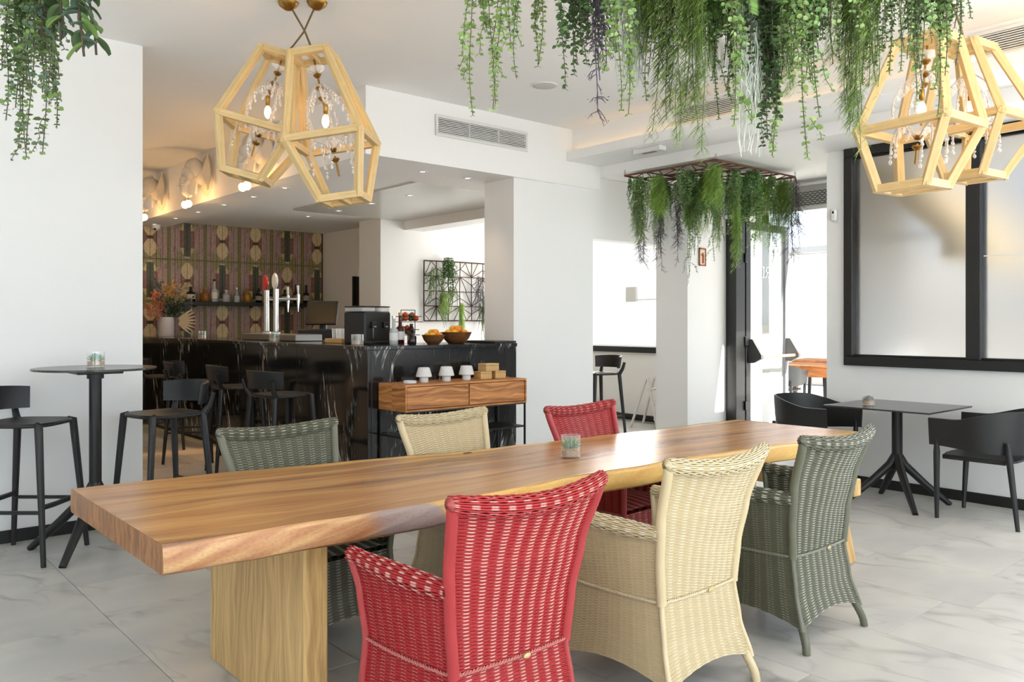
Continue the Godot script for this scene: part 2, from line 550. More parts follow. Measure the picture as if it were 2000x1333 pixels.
# ------------------------------------------------------------------ materials
func make_materials() -> void:
	var T := make_textures()
	M.T = T
	mat("plaster", Color(0.925, 0.925, 0.918), 0.75)
	mat("ceiling_paint", Color(0.95, 0.945, 0.935), 0.8)
	mat("grey_ceiling", Color(0.80, 0.80, 0.78), 0.22)
	mat("black_frame", Color(0.085, 0.085, 0.08), 0.45)
	mat("black_plastic", Color(0.105, 0.108, 0.112), 0.42)
	mat("black_metal", Color(0.07, 0.07, 0.072), 0.4)
	mat("table_laminate", Color(0.20, 0.205, 0.20), 0.2)
	mat("dark_core", Color(0.04, 0.04, 0.042), 0.7)
	textured(mat("floor_marble", Color(1, 1, 1), 0.34), T.floor, 1.0, false)
	mat("grout", Color(0.52, 0.51, 0.49), 0.9)
	textured(mat("black_marble", Color(1, 1, 1), 0.13), T.black, 1.0 / 2.2, true, true)
	textured(mat("lantern_wood", Color(0.93, 0.80, 0.58), 0.5), T.wood_pale, 1.6)
	textured(mat("leg_wood", Color(0.90, 0.75, 0.51), 0.55), T.wood_soft, 1.1)
	textured(mat("sideboard_wood", Color(0.90, 0.63, 0.38), 0.45), T.wood_h, 1.3)
	textured(mat("box_wood", Color(0.88, 0.72, 0.49), 0.6), T.wood_pale, 2.5)
	textured(mat("bowl_wood", Color(0.55, 0.37, 0.22), 0.4), T.wood_h, 5.0)
	textured(mat("slab_top", Color(1, 1, 1), 0.27), T.slab, 1.0, false)
	textured(mat("slab_side", Color(1, 1, 1), 0.4), T.slab_side, 1.0, false)
	textured(mat("slab_end", Color(1, 1, 1), 0.4), T.slab_end, 1.0, false)
	textured(mat("print0", Color(1, 1, 1), 0.4), T.print0, 1.0, false)
	textured(mat("print1", Color(1, 1, 1), 0.4), T.print1, 1.0, false)
	mat("tile_joint", Color(0.20, 0.19, 0.13), 0.9)
	mat("steel", Color(0.78, 0.78, 0.77), 0.25, 1.0)
	mat("brushed", Color(0.62, 0.61, 0.60), 0.35, 1.0)
	mat("brass", Color(0.62, 0.47, 0.24), 0.3, 1.0)
	mat("white_gloss", Color(0.88, 0.88, 0.87), 0.3)
	mat("white_matt", Color(0.87, 0.865, 0.85), 0.7)
	mat("plaster_cast", Color(0.84, 0.81, 0.76), 0.6)
	mat("twig", Color(0.30, 0.19, 0.14), 0.8)
	mat("twig_red", Color(0.42, 0.25, 0.16), 0.75)
	mat("stem_brown", Color(0.30, 0.25, 0.19), 0.8)
	glass("clear_glass", Color(1, 1, 1), 0.08)
	glass("door_glass", Color(0.93, 0.96, 0.95), 0.14)
	var cr = glass("crystal", Color(1, 0.98, 0.95), 0.30)
	cr.metallic_specular = 0.9
	var rf = mat("rough_glass", Color(0.63, 0.635, 0.64, 0.0), 0.36)
	rf.refraction_enabled = true
	rf.refraction_scale = 0.05
	var fr = mat("frosted", Color(0.88, 0.885, 0.88), 0.6)
	fr.backlight_enabled = true
	fr.backlight = Color(1, 1, 1)
	for k in [["leaf_light", Color(0.56, 0.66, 0.40)], ["leaf_mid", Color(0.42, 0.54, 0.28)], ["leaf_dark", Color(0.26, 0.35, 0.21)], ["leaf_blue", Color(0.33, 0.42, 0.35)]]:
		var m = mat(k[0], k[1], 0.5)
		m.backlight_enabled = true
		m.backlight = Color(0.45, 0.5, 0.3)
	var fo = mat("foliage", Color(1, 1, 1), 0.55)
	fo.vertex_color_use_as_albedo = true
	fo.backlight_enabled = true
	fo.backlight = Color(0.55, 0.6, 0.45)
	var wk = mat("wicker", Color(1, 1, 1), 0.36)
	wk.vertex_color_use_as_albedo = true
	glow("led_warm", Color(1.0, 0.83, 0.58), 3.0)
	glow("bulb_warm", Color(1.0, 0.82, 0.55), 9.0)
	glow("spot_lamp", Color(1.0, 0.95, 0.86), 3.0)

# ------------------------------------------------------------------ the room
func build_room() -> void:
	var W = M.plaster
	# floor: slab with large marble tiles
	var fl = struct_node("floor", "pale grey veined marble tile floor")
	part(MB.new().slab(-3.2, 8.6, -0.12, -0.004, -3.2, 12.0), "screed", M.grout, fl)
	var tiles := []
	for k in 8:
		var mb = MB.new()
		var ou = Vector2(k * 0.37, k * 0.61)
		var hw = 0.2985
		var hl = 0.5985
		mb.box(Vector3(0, -0.006, 0), Vector3(hw * 2, 0.012, hl * 2), 0.001)
		for i in mb.t.size():
			mb.t[i] = Vector2(mb.v[i].x + mb.v[i].z * 0.05, mb.v[i].z) / 2.4 + ou
		tiles.append(mb.mesh())
	for i in 20:
		var x = -3.15 + 0.04 + 0.6 * i + 0.3 - 0.07
		for j in 13:
			var a = -3.2 + 1.2 * j + (0.6 if i % 2 == 0 else 0.0) + 0.57
			if x > 8.5 or a > 11.6: continue
			var o = part(tiles[(i * 5 + j * 3) % 8], "tile", M.floor_marble, fl)
			o.position = Vector3(x, 0, -a)
			if (i + j) % 2: o.rotation.y = PI
	struct("ground_terrace", MB.new().slab(8.6, 30, -0.15, -0.01, -12, 24), mat("terrace_stone", Color(0.80, 0.795, 0.78), 0.8), "pale stone terrace floor outside the glass door")
	part(MB.new().slab(6.60, 8.6, -0.15, -0.01, -3.35, 3.3), "terrace_strip", M.terrace_stone, get_node("ground_terrace"))
	part(MB.new().slab(-18, 8.6, -0.15, -0.01, -24, -3.35), "terrace_front", M.terrace_stone, get_node("ground_terrace"))
	part(MB.new().slab(-18, -3.35, -0.15, -0.01, -3.35, 12), "terrace_side", M.terrace_stone, get_node("ground_terrace"))
	# walls
	struct("wall_left", MB.new().slab(-3.2, 1.68, 0, 3.1, 5.61, 5.78), W, "plain white wall behind the round bar table")
	struct("wall_corridor", MB.new().slab(1.5, 1.68, 0, 3.1, 5.78, 11.6), W, "white wall along the bar corridor")
	struct("wall_west", MB.new().slab(-3.35, -3.2, 0, 0.3, -3.2, 5.78).slab(-3.35, -3.2, 2.75, 3.1, -3.2, 5.78).slab(-3.35, -3.2, 0.3, 2.75, -3.2, -1.2).slab(-3.35, -3.2, 0.3, 2.75, 4.0, 5.78), W, "white side wall around a wide added window")  # opening belongs to the window added for fill light
	struct("wall_rear", MB.new().slab(-3.2, -1.5, 0, 3.1, -3.2, -3.0).slab(5.9, 6.6, 0, 3.1, -3.2, -3.0).slab(-1.5, 5.9, 0, 0.3, -3.2, -3.0).slab(-1.5, 5.9, 2.75, 3.1, -3.2, -3.0), W, "white wall around the glazed front")
	var wr = MB.new()
	wr.slab(6.4, 6.55, 0, 0.956, -3.0, 3.42).slab(6.4, 6.55, 2.70, 2.9, -3.0, 3.42).slab(6.4, 6.55, 0.956, 2.70, 3.257, 3.42).slab(6.4, 6.55, 0.956, 2.70, -3.0, -0.75)
	struct("wall_right", wr, W, "white wall under the frosted window")
	struct("wall_vestibule", MB.new().slab(6.55, 7.75, 0, 2.75, 3.30, 3.42), W, "white wall beside the entrance door")
	var we = MB.new()
	we.slab(4.75, 5.76, 0, 2.58, 5.46, 5.87).slab(5.76, 6.88, 2.11, 2.75, 5.46, 5.60)
	struct("wall_entry", we, W, "white pier and lintel around the opening to the back room")
	struct("wall_pillar", MB.new().slab(6.88, 7.62, 0, 2.75, 5.19, 5.60), W, "white pillar between the back room and the entrance door")
	struct("wall_outside", MB.new().slab(7.62, 8.58, 0, 3.1, 5.30, 5.46), W, "white outside wall behind the open glass door")
	struct("wall_tiled", MB.new().slab(1.5, 6.2, 0, 2.8, 11.40, 11.6), M.tile_joint, "back wall of the bar behind the patterned tiles")
	struct("wall_bar", MB.new().slab(6.04, 6.2, 0, 2.66, 10.5, 11.40).slab(6.04, 6.2, 1.97, 2.66, 9.7, 10.5), W, "white wall at the end of the tiled bar wall")
	struct("wall_niche", MB.new().slab(5.68, 8.43, 0, 2.66, 9.16, 9.30).slab(5.68, 6.2, 0, 2.66, 9.30, 9.7), W, "white wall that carries the twig lattice")
	struct("wall_back_room", MB.new().slab(8.43, 8.58, 0, 0.956, 5.30, 9.3).slab(8.43, 8.58, 2.5, 2.75, 5.30, 9.3).slab(8.43, 8.58, 0.956, 2.5, 5.30, 6.0).slab(8.43, 8.58, 0.956, 2.5, 8.95, 9.3), W, "grey-white wall under the bright window of the back room")
	var d2 = struct_node("door_2", "black door beside the bar")
	part(MB.new().slab(6.06, 6.10, 0.01, 1.96, 9.74, 10.46, 0.004), "door_leaf", M.black_frame, d2)
	part(MB.new().slab(6.03, 6.12, 0, 1.97, 10.46, 10.5, 0.003), "jamb", M.black_frame, d2)
	part(MB.new().slab(6.03, 6.12, 0, 1.97, 9.7, 9.74, 0.003), "jamb", M.black_frame, d2)
	part(MB.new().tube([V(6.04, 0.98, 10.38), V(6.01, 0.98, 10.38), V(6.01, 0.98, 10.26)], 0.009, 8), "handle", M.steel, d2)
	# ceilings
	struct("ceiling", MB.new().slab(-3.35, 7.75, 3.10, 3.25, -3.2, 11.6), M.ceiling_paint, "white plaster ceiling")
	var beam = MB.new().slab(3.23, 5.82, 2.58, 3.10, 5.66, 6.22).slab(3.23, 3.895, 2.58, 3.10, 5.42, 5.66).slab(4.845, 5.82, 2.58, 3.10, 5.42, 5.66).slab(3.895, 4.845, 2.58, 2.8375, 5.42, 5.66).slab(3.895, 4.845, 2.9625, 3.10, 5.42, 5.66).slab(3.23, 3.70, 2.58, 3.10, 6.22, 11.40)
	struct("trim_1", beam, M.ceiling_paint, "white dropped bulkhead above the bar front")
	struct("ceiling_bar", MB.new().slab(3.70, 8.58, 2.66, 2.8, 6.22, 11.40).slab(5.82, 8.58, 2.70, 2.9, 5.42, 6.22), M.ceiling_paint, "low ceiling above the bar")
	struct("trim_2", MB.new().slab(4.46, 6.04, 2.645, 2.66, 6.26, 9.15), M.grey_ceiling, "glossy grey ceiling panel above the bar")
	struct("trim_3", MB.new().slab(6.04, 6.35, 2.525, 2.66, 6.22, 9.16), M.ceiling_paint, "white ceiling beam in front of the twig lattice wall")
	var sof = MB.new().slab(5.36, 5.82, 2.80, 2.86, -3.0, 5.42).slab(5.36, 5.38, 2.86, 2.885, -3.0, 5.42).slab(5.68, 6.0, 2.86, 3.10, -3.0, 5.42).slab(5.44, 5.68, 2.86, 2.9225, -3.0, 5.42).slab(5.44, 5.68, 3.0475, 3.10, -3.0, 5.42).slab(5.44, 5.68, 2.9225, 3.0475, -3.0, 1.05).slab(5.44, 5.68, 2.9225, 3.0475, 1.95, 3.30).slab(5.44, 5.68, 2.9225, 3.0475, 4.20, 5.42).slab(5.82, 7.75, 2.70, 2.86, -3.0, 5.46).slab(6.0, 7.75, 2.86, 3.1, -3.0, 5.46)
	struct("trim_4", sof, M.ceiling_paint, "white stepped ceiling soffit with a lit cove")
	var led = part(MB.new().slab(5.395, 5.415, 2.862, 2.868, -2.9, 5.38), "cove_light_strip", M.led_warm, self)
	tag(led, "warm light strip hidden in the ceiling cove above the window side", "light strip")
	area(V(5.405, 2.875, 1.3), Vector3(0, 1, 0), Vector2(0.03, 8.2), Color(1.0, 0.82, 0.60), 4.0)
	# roof over the terrace door
	struct("trim_5", MB.new().slab(7.75, 8.75, 2.75, 2.9, 3.80, 5.30), M.ceiling_paint, "white canopy above the entrance door")
	# baseboards
	struct("baseboard_left", MB.new().slab(-3.2, 1.68, 0, 0.075, 5.595, 5.61, 0.003), M.black_frame, "black baseboard along the plain white wall")
	struct("baseboard_right", MB.new().slab(6.385, 6.40, 0, 0.075, -3.0, 3.42, 0.003), M.black_frame, "black baseboard under the frosted window")
	struct("baseboard_back_room", MB.new().slab(8.415, 8.43, 0, 0.075, 5.6, 9.16, 0.003), M.black_frame, "black baseboard in the back room")
	# tiles of the bar wall
	var wt = struct_node("wall_tiles", "art deco patterned tile wall in mauve, olive and cream behind the bar")
	var mod = 0.4865
	var sw = mod / 6.0
	var x0 = 3.99 - mod * 2.5
	var variants := {}
	for kind in 2:
		for q in 6:
			var mb = MB.new().box(Vector3.ZERO, Vector3(sw - 0.004, 0.562, 0.012), 0.002)
			for i in mb.t.size():
				mb.t[i] = Vector2((q + 0.5 + mb.v[i].x / sw) / 6.0, 0.5 - mb.v[i].y / 0.567)
			variants[kind * 6 + q] = mb.mesh()
	var order = [[0, 0, 1, 0, 0, 1, 0], [1, 1, 0, 1, 1, 0, 1], [0, 0, 1, 0, 0, 1, 0]]
	for r in 3:
		for m in range(-2, 7):
			for q in 6:
				var x = x0 + mod * m + sw * (q + 0.5)
				if x > 6.03 or x < 1.72: continue
				var kind = order[r][posmod(m, 3) if m < 0 else m]
				var o = part(variants[kind * 6 + q], "tile", M["print%d" % kind], wt)
				o.position = V(x, 2.155 + 0.2835 - 0.567 * r, 11.392)
	# bar ceiling downlights
	var sp0: Node3D
	for p in [[3.47, 11.1, 2.58], [3.47, 10.3, 2.58], [3.47, 9.55, 2.58], [3.47, 8.78, 2.58], [3.47, 8.02, 2.58], [3.47, 7.3, 2.58], [3.98, 5.75, 2.58], [4.46, 5.75, 2.58], [4.83, 6.45, 2.645], [4.86, 7.26, 2.645], [4.86, 8.03, 2.645], [4.9, 9.64, 2.66], [4.88, 8.82, 2.645]]:
		var deep = p[2] > 2.6
		var lab = "small round downlight in the grey ceiling above the bar" if deep else ("small round downlight in the bulkhead above the bar's end" if p[0] > 3.6 else "small round downlight in the bulkhead along the bar front")
		var gr = "downlights over the bar" if deep else ("downlights at the bar end" if p[0] > 3.6 else "downlights along the bar front")
		var s = thing("downlight", lab, "light", V(p[0], p[2], p[1]), 0.0, gr)
		part(MB.new().lathe([Vector2(0.024, -0.004), Vector2(0.042, -0.004), Vector2(0.044, 0.0), Vector2(0.024, 0.0)], 16), "ring", M.white_gloss, s)
		part(MB.new().lathe([Vector2(0.0, -0.002), Vector2(0.024, -0.002), Vector2(0.024, 0.0)], 14), "lamp_lens", M.spot_lamp, s)
		var l := SpotLight3D.new()
		l.name = "lamp_light"
		l.light_color = Color(1.0, 0.9, 0.76)
		l.light_energy = 0.42
		l.spot_angle = 38.0
		l.spot_range = 20.0
		l.light_size = 0.02
		l.shadow_enabled = true
		s.add_child(l)
		l.position = Vector3(0, -0.01, 0)
		l.rotation.x = -PI / 2
	build_windows()
	build_vents()

func frame_bar(mb_args: Array, called: String, parent: Node3D) -> void:
	part(MB.new().slab(mb_args[0], mb_args[1], mb_args[2], mb_args[3], mb_args[4], mb_args[5], 0.004), called, M.black_frame, parent)

func build_windows() -> void:
	# frosted side window of the dining room
	var w1 = struct_node("window_1", "frosted window in a thick black frame above the square table")
	frame_bar([6.36, 6.5, 0.956, 1.03, -0.75, 3.257], "sill_bar", w1)
	frame_bar([6.36, 6.5, 2.63, 2.70, -0.75, 3.257], "head_bar", w1)
	frame_bar([6.36, 6.5, 1.03, 2.63, 3.185, 3.257], "jamb", w1)
	frame_bar([6.36, 6.5, 1.03, 2.63, -0.75, -0.68], "jamb", w1)
	for a in [2.29, 1.31, 0.33]:
		frame_bar([6.365, 6.5, 1.03, 2.63, a - 0.05, a + 0.05], "mullion", w1)
	for a in [[2.34, 3.185], [1.36, 2.24], [0.38, 1.26], [-0.68, 0.28]]:
		part(MB.new().slab(6.43, 6.438, 1.03, 2.63, a[0], a[1]), "pane", M.rough_glass, w1)
		frame_bar([6.40, 6.45, 1.03, 1.045, a[0], a[1]], "glazing_bead", w1)
		frame_bar([6.40, 6.45, 2.615, 2.63, a[0], a[1]], "glazing_bead", w1)
	part(MB.new().slab(6.425, 6.43, 1.775, 1.783, 1.36, 2.24), "film_edge", M.white_gloss, w1)
	# window of the back room
	var w2 = struct_node("window_2", "bright frosted window with a black sill in the back room")
	frame_bar([8.39, 8.55, 0.90, 0.975, 6.0, 8.95], "sill_bar", w2)
	part(MB.new().slab(8.47, 8.478, 0.975, 2.5, 6.0, 8.95), "pane", M.frosted, w2)
	part(MB.new().slab(8.45, 8.47, 1.60, 1.612, 6.0, 7.2), "glazing_bar", M.white_gloss, w2)
	part(MB.new().slab(8.42, 8.47, 1.58, 1.78, 7.2, 7.38, 0.006), "shutter_box", M.white_gloss, w2)
	# glazed front behind the viewer
	var w3 = struct_node("window_3", "wide glazed front with black mullions")
	for x in [-1.5, 0.35, 2.2, 4.05, 5.9]:
		frame_bar([x - 0.03, x + 0.03, 0.3, 2.75, -3.13, -3.05], "mullion", w3)
	for x in 4:
		part(MB.new().slab(-1.47 + x * 1.85, 0.32 + x * 1.85, 0.3, 2.75, -3.095, -3.087), "pane", M.door_glass, w3)
	var w4 = struct_node("window_4", "added unseen side window with black mullions")  # unseen window, added to bring fill light from the west
	for a in [-1.2, 0.53, 2.27, 4.0]:
		frame_bar([-3.30, -3.22, 0.3, 2.75, a - 0.03, a + 0.03], "mullion", w4)
	for k in 3:
		part(MB.new().slab(-3.264, -3.256, 0.3, 2.75, -1.17 + k * 1.733, 0.5 + k * 1.733), "pane", M.door_glass, w4)
	# entrance door: frame, open leaf, grille box
	var d1 = struct_node("door_1", "open glass entrance door with black frame and wooden push bar")
	frame_bar([7.55, 7.72, 0, 2.45, 5.06, 5.19], "jamb", d1)
	frame_bar([7.55, 7.72, 0, 2.45, 3.42, 3.50], "jamb", d1)
	part(MB.new().slab(7.52, 7.78, 2.45, 2.72, 3.42, 5.19, 0.004), "head_box", M.white_matt, d1)
	part(MB.new().slab(7.50, 7.53, 2.41, 2.455, 3.42, 5.19, 0.004), "rail", M.white_gloss, d1)
	part(MB.new().tube([V(7.44, 2.66, 3.45), V(7.44, 2.66, 5.15)], 0.018, 10), "rail", M.white_gloss, d1)
	var leaf := Node3D.new()
	leaf.name = "leaf"
	d1.add_child(leaf)
	var la = 5.09
	part(MB.new().slab(7.74, 7.83, 0.02, 2.40, la - 0.03, la + 0.03, 0.004), "stile", M.black_frame, leaf)
	part(MB.new().slab(8.53, 8.60, 0.02, 2.40, la - 0.03, la + 0.03, 0.004), "stile", mat("grey_aluminium", Color(0.42, 0.42, 0.44), 0.4), leaf)
	part(MB.new().slab(7.83, 8.53, 0.02, 0.11, la - 0.025, la + 0.025, 0.004), "bottom_rail", M.black_frame, leaf)
	part(MB.new().slab(7.83, 8.53, 2.32, 2.40, la - 0.025, la + 0.025, 0.004), "top_rail", M.black_frame, leaf)
	part(MB.new().slab(7.83, 8.53, 0.11, 2.32, la - 0.004, la + 0.004), "pane", M.door_glass, leaf)
	for h in [0.35, 1.05, 1.95]:
		part(MB.new().slab(7.70, 7.76, h, h + 0.10, la - 0.05, la - 0.02, 0.004), "hinge", M.black_metal, leaf)
	# push bar
	for e in [[7.80, 0], [8.56, 1]]:
		part(MB.new().prism_like(e[0], la), "bar_bracket", mat("grey_cast", Color(0.30, 0.30, 0.30), 0.5), leaf)
	part(MB.new().tube([V(7.83, 0.93, la - 0.14), V(8.56, 0.93, la - 0.14)], 0.016, 10), "push_bar", mat("bar_wood", Color(0.86, 0.60, 0.42), 0.5), leaf)
	# reversed lettering on the pane, read from outside
	var tm := TextMesh.new()
	var sf := SystemFont.new()
	sf.font_names = PackedStringArray(["Droid Serif"])
	tm.font = sf
	tm.text = "TRIS"
	tm.font_size = 40
	tm.pixel_size = 0.0043
	tm.depth = 0.002
	var tx = part(tm, "lettering", mat("etched_letters", Color(0.80, 0.82, 0.81), 0.6), leaf)
	tx.position = V(8.18, 1.86, la - 0.006)
	tx.rotation.y = PI
	# rolled-up security grille above the door
	var gr = thing("roller_grille", "rolled up grey metal chain grille above the entrance door", "grille", V(7.49, 2.46, 3.45))
	for i in 7:
		var z := []
		for k in 69:
			z.append(Vector3((0.004 if k % 2 else -0.004), i * 0.02 + (0.01 if (k + i) % 2 else 0.0), -k * 0.025))
		part(MB.new().tube(z, 0.0042, 5), "chain_row", mat("grille_grey", Color(0.30, 0.30, 0.31), 0.45, 0.6), gr)

func vent(label: String, at: Vector3, turn: float, wd: float, ht: float, nslat: int, bars: int) -> void:
	var t = thing("air_vent", label, "vent", at, turn)
	# lining of the duct behind the slats
	var du = MB.new().box(Vector3(0, 0, -0.225), Vector3(wd, ht, 0.004)).box(Vector3(0, ht * 0.5 - 0.001, -0.12), Vector3(wd, 0.002, 0.21)).box(Vector3(0, -ht * 0.5 + 0.001, -0.12), Vector3(wd, 0.002, 0.21)).box(Vector3(-wd * 0.5 + 0.001, 0, -0.12), Vector3(0.002, ht, 0.21)).box(Vector3(wd * 0.5 - 0.001, 0, -0.12), Vector3(0.002, ht, 0.21))
	part(du, "duct", mat("duct_zinc", Color(0.74, 0.74, 0.74), 0.6), t)
	part(MB.new().box(Vector3(0, ht * 0.5 + 0.012, 0), Vector3(wd + 0.048, 0.024, 0.014), 0.002).box(Vector3(0, -ht * 0.5 - 0.012, 0), Vector3(wd + 0.048, 0.024, 0.014), 0.002).box(Vector3(-wd * 0.5 - 0.012, 0, 0), Vector3(0.024, ht, 0.014), 0.002).box(Vector3(wd * 0.5 + 0.012, 0, 0), Vector3(0.024, ht, 0.014), 0.002), "frame", M.white_matt, t)
	var sm = MB.new().box(Vector3.ZERO, Vector3(wd, ht / nslat * 0.42, 0.010), 0.0, Transform3D(Basis(Vector3.RIGHT, 0.5), Vector3.ZERO)).mesh()
	for i in nslat:
		part(sm, "slat", M.white_matt, t).position = Vector3(0, -ht * 0.5 + ht * (i + 0.5) / nslat, 0.002)
	for i in bars:
		part(MB.new().box(Vector3.ZERO, Vector3(0.006, ht, 0.012)), "divider", M.white_matt, t).position = Vector3(-wd * 0.5 + wd * (i + 1) / (bars + 1), 0, 0.003)

func build_vents() -> void:
	vent("long slatted air vent in the bulkhead above the bar end", V(4.37, 2.90, 5.41), 0.0, 0.95, 0.125, 9, 2)
	vent("slatted air vent in the lit cove behind the hanging plants", V(5.432, 2.985, 3.75), -PI / 2, 0.9, 0.125, 9, 0)
	vent("slatted air vent in the lit cove above the wooden lanterns", V(5.432, 2.985, 1.5), -PI / 2, 0.9, 0.125, 9, 0)
	var sp = thing("ceiling_speaker", "flat round white speaker cover in the ceiling", "speaker", V(4.26, 3.10, 4.54))
	part(MB.new().lathe([Vector2(0, -0.008), Vector2(0.075, -0.008), Vector2(0.085, -0.004), Vector2(0.088, 0)], 28), "cover", mat("speaker_mesh", Color(0.80, 0.79, 0.77), 0.8), sp)
	part(MB.new().lathe([Vector2(0.085, -0.006), Vector2(0.094, -0.006), Vector2(0.097, 0.0)], 28), "rim", M.white_matt, sp)
	var em = thing("emergency_light", "slim white emergency light on the soffit edge", "light", V(5.50, 2.80, 4.55), PI / 2)
	part(MB.new().box(Vector3(0, -0.02, 0), Vector3(0.30, 0.04, 0.09), 0.006), "housing", M.white_gloss, em)
	part(MB.new().box(Vector3(0, -0.041, 0), Vector3(0.14, 0.003, 0.04)), "lens", mat("lens_grey", Color(0.45, 0.45, 0.44), 0.3), em)
	var pir = thing("motion_sensor", "small white motion sensor beside the frosted window frame", "sensor", V(6.40, 2.177, 3.345), -PI / 2)
	part(MB.new().box(Vector3(0, 0, 0.02), Vector3(0.05, 0.10, 0.04), 0.012), "housing", M.white_gloss, pir)
	part(MB.new().box(Vector3(0, 0.022, 0.041), Vector3(0.014, 0.02, 0.004), 0.001), "lens", M.dark_core, pir)
	part(MB.new().box(Vector3(0, -0.03, 0.04), Vector3(0.028, 0.03, 0.012), 0.004), "window", M.white_matt, pir)
	var ex = thing("wall_sign", "small sign with rust red border on the white pillar", "sign", V(7.12, 1.985, 5.185))
	part(MB.new().box(Vector3(0, 0, 0.003), Vector3(0.115, 0.185, 0.006)), "plate", mat("sign_cream", Color(0.86, 0.80, 0.68), 0.5), ex)
	var red = mat("rust_red", Color(0.62, 0.25, 0.12), 0.5)
	part(MB.new().box(Vector3(0, 0.086, 0.006), Vector3(0.115, 0.013, 0.008)).box(Vector3(0, -0.086, 0.006), Vector3(0.115, 0.013, 0.008)).box(Vector3(-0.051, 0, 0.006), Vector3(0.013, 0.185, 0.008)).box(Vector3(0.051, 0, 0.006), Vector3(0.013, 0.185, 0.008)), "border", red, ex)
	part(MB.new().box(Vector3(0.008, -0.02, 0.008), Vector3(0.030, 0.09, 0.004)).box(Vector3(0.008, 0.03, 0.008), Vector3(0.012, 0.03, 0.004)).bar(Vector3(0.008, 0.04, 0.008), Vector3(-0.028, 0.015, 0.008), 0.009, 0.004), "symbol", red, ex)
	var sw = thing("wall_switch", "small dark switch on the white wall beside the bottle shelf", "switch", V(6.03, 1.49, 11.0), -PI / 2)
	part(MB.new().box(Vector3(0, 0, 0.004), Vector3(0.13, 0.085, 0.008), 0.002), "plate", M.white_gloss, sw)
	part(MB.new().box(Vector3(0, 0, 0.009), Vector3(0.05, 0.05, 0.006), 0.001), "rocker", mat("rocker_brown", Color(0.22, 0.12, 0.10), 0.4), sw)
	var cam = thing("security_camera", "small white dome camera under the bulkhead above the tiled wall", "camera", V(3.52, 2.58, 11.2))
	part(MB.new().lathe([Vector2(0, -0.075), Vector2(0.03, -0.07), Vector2(0.052, -0.045), Vector2(0.055, -0.02), Vector2(0.06, 0)], 18), "dome", M.white_gloss, cam)
	part(MB.new().ball(Vector3(-0.022, -0.052, 0.03), Vector3(0.018, 0.018, 0.018), 10, 6), "lens", M.dark_core, cam)

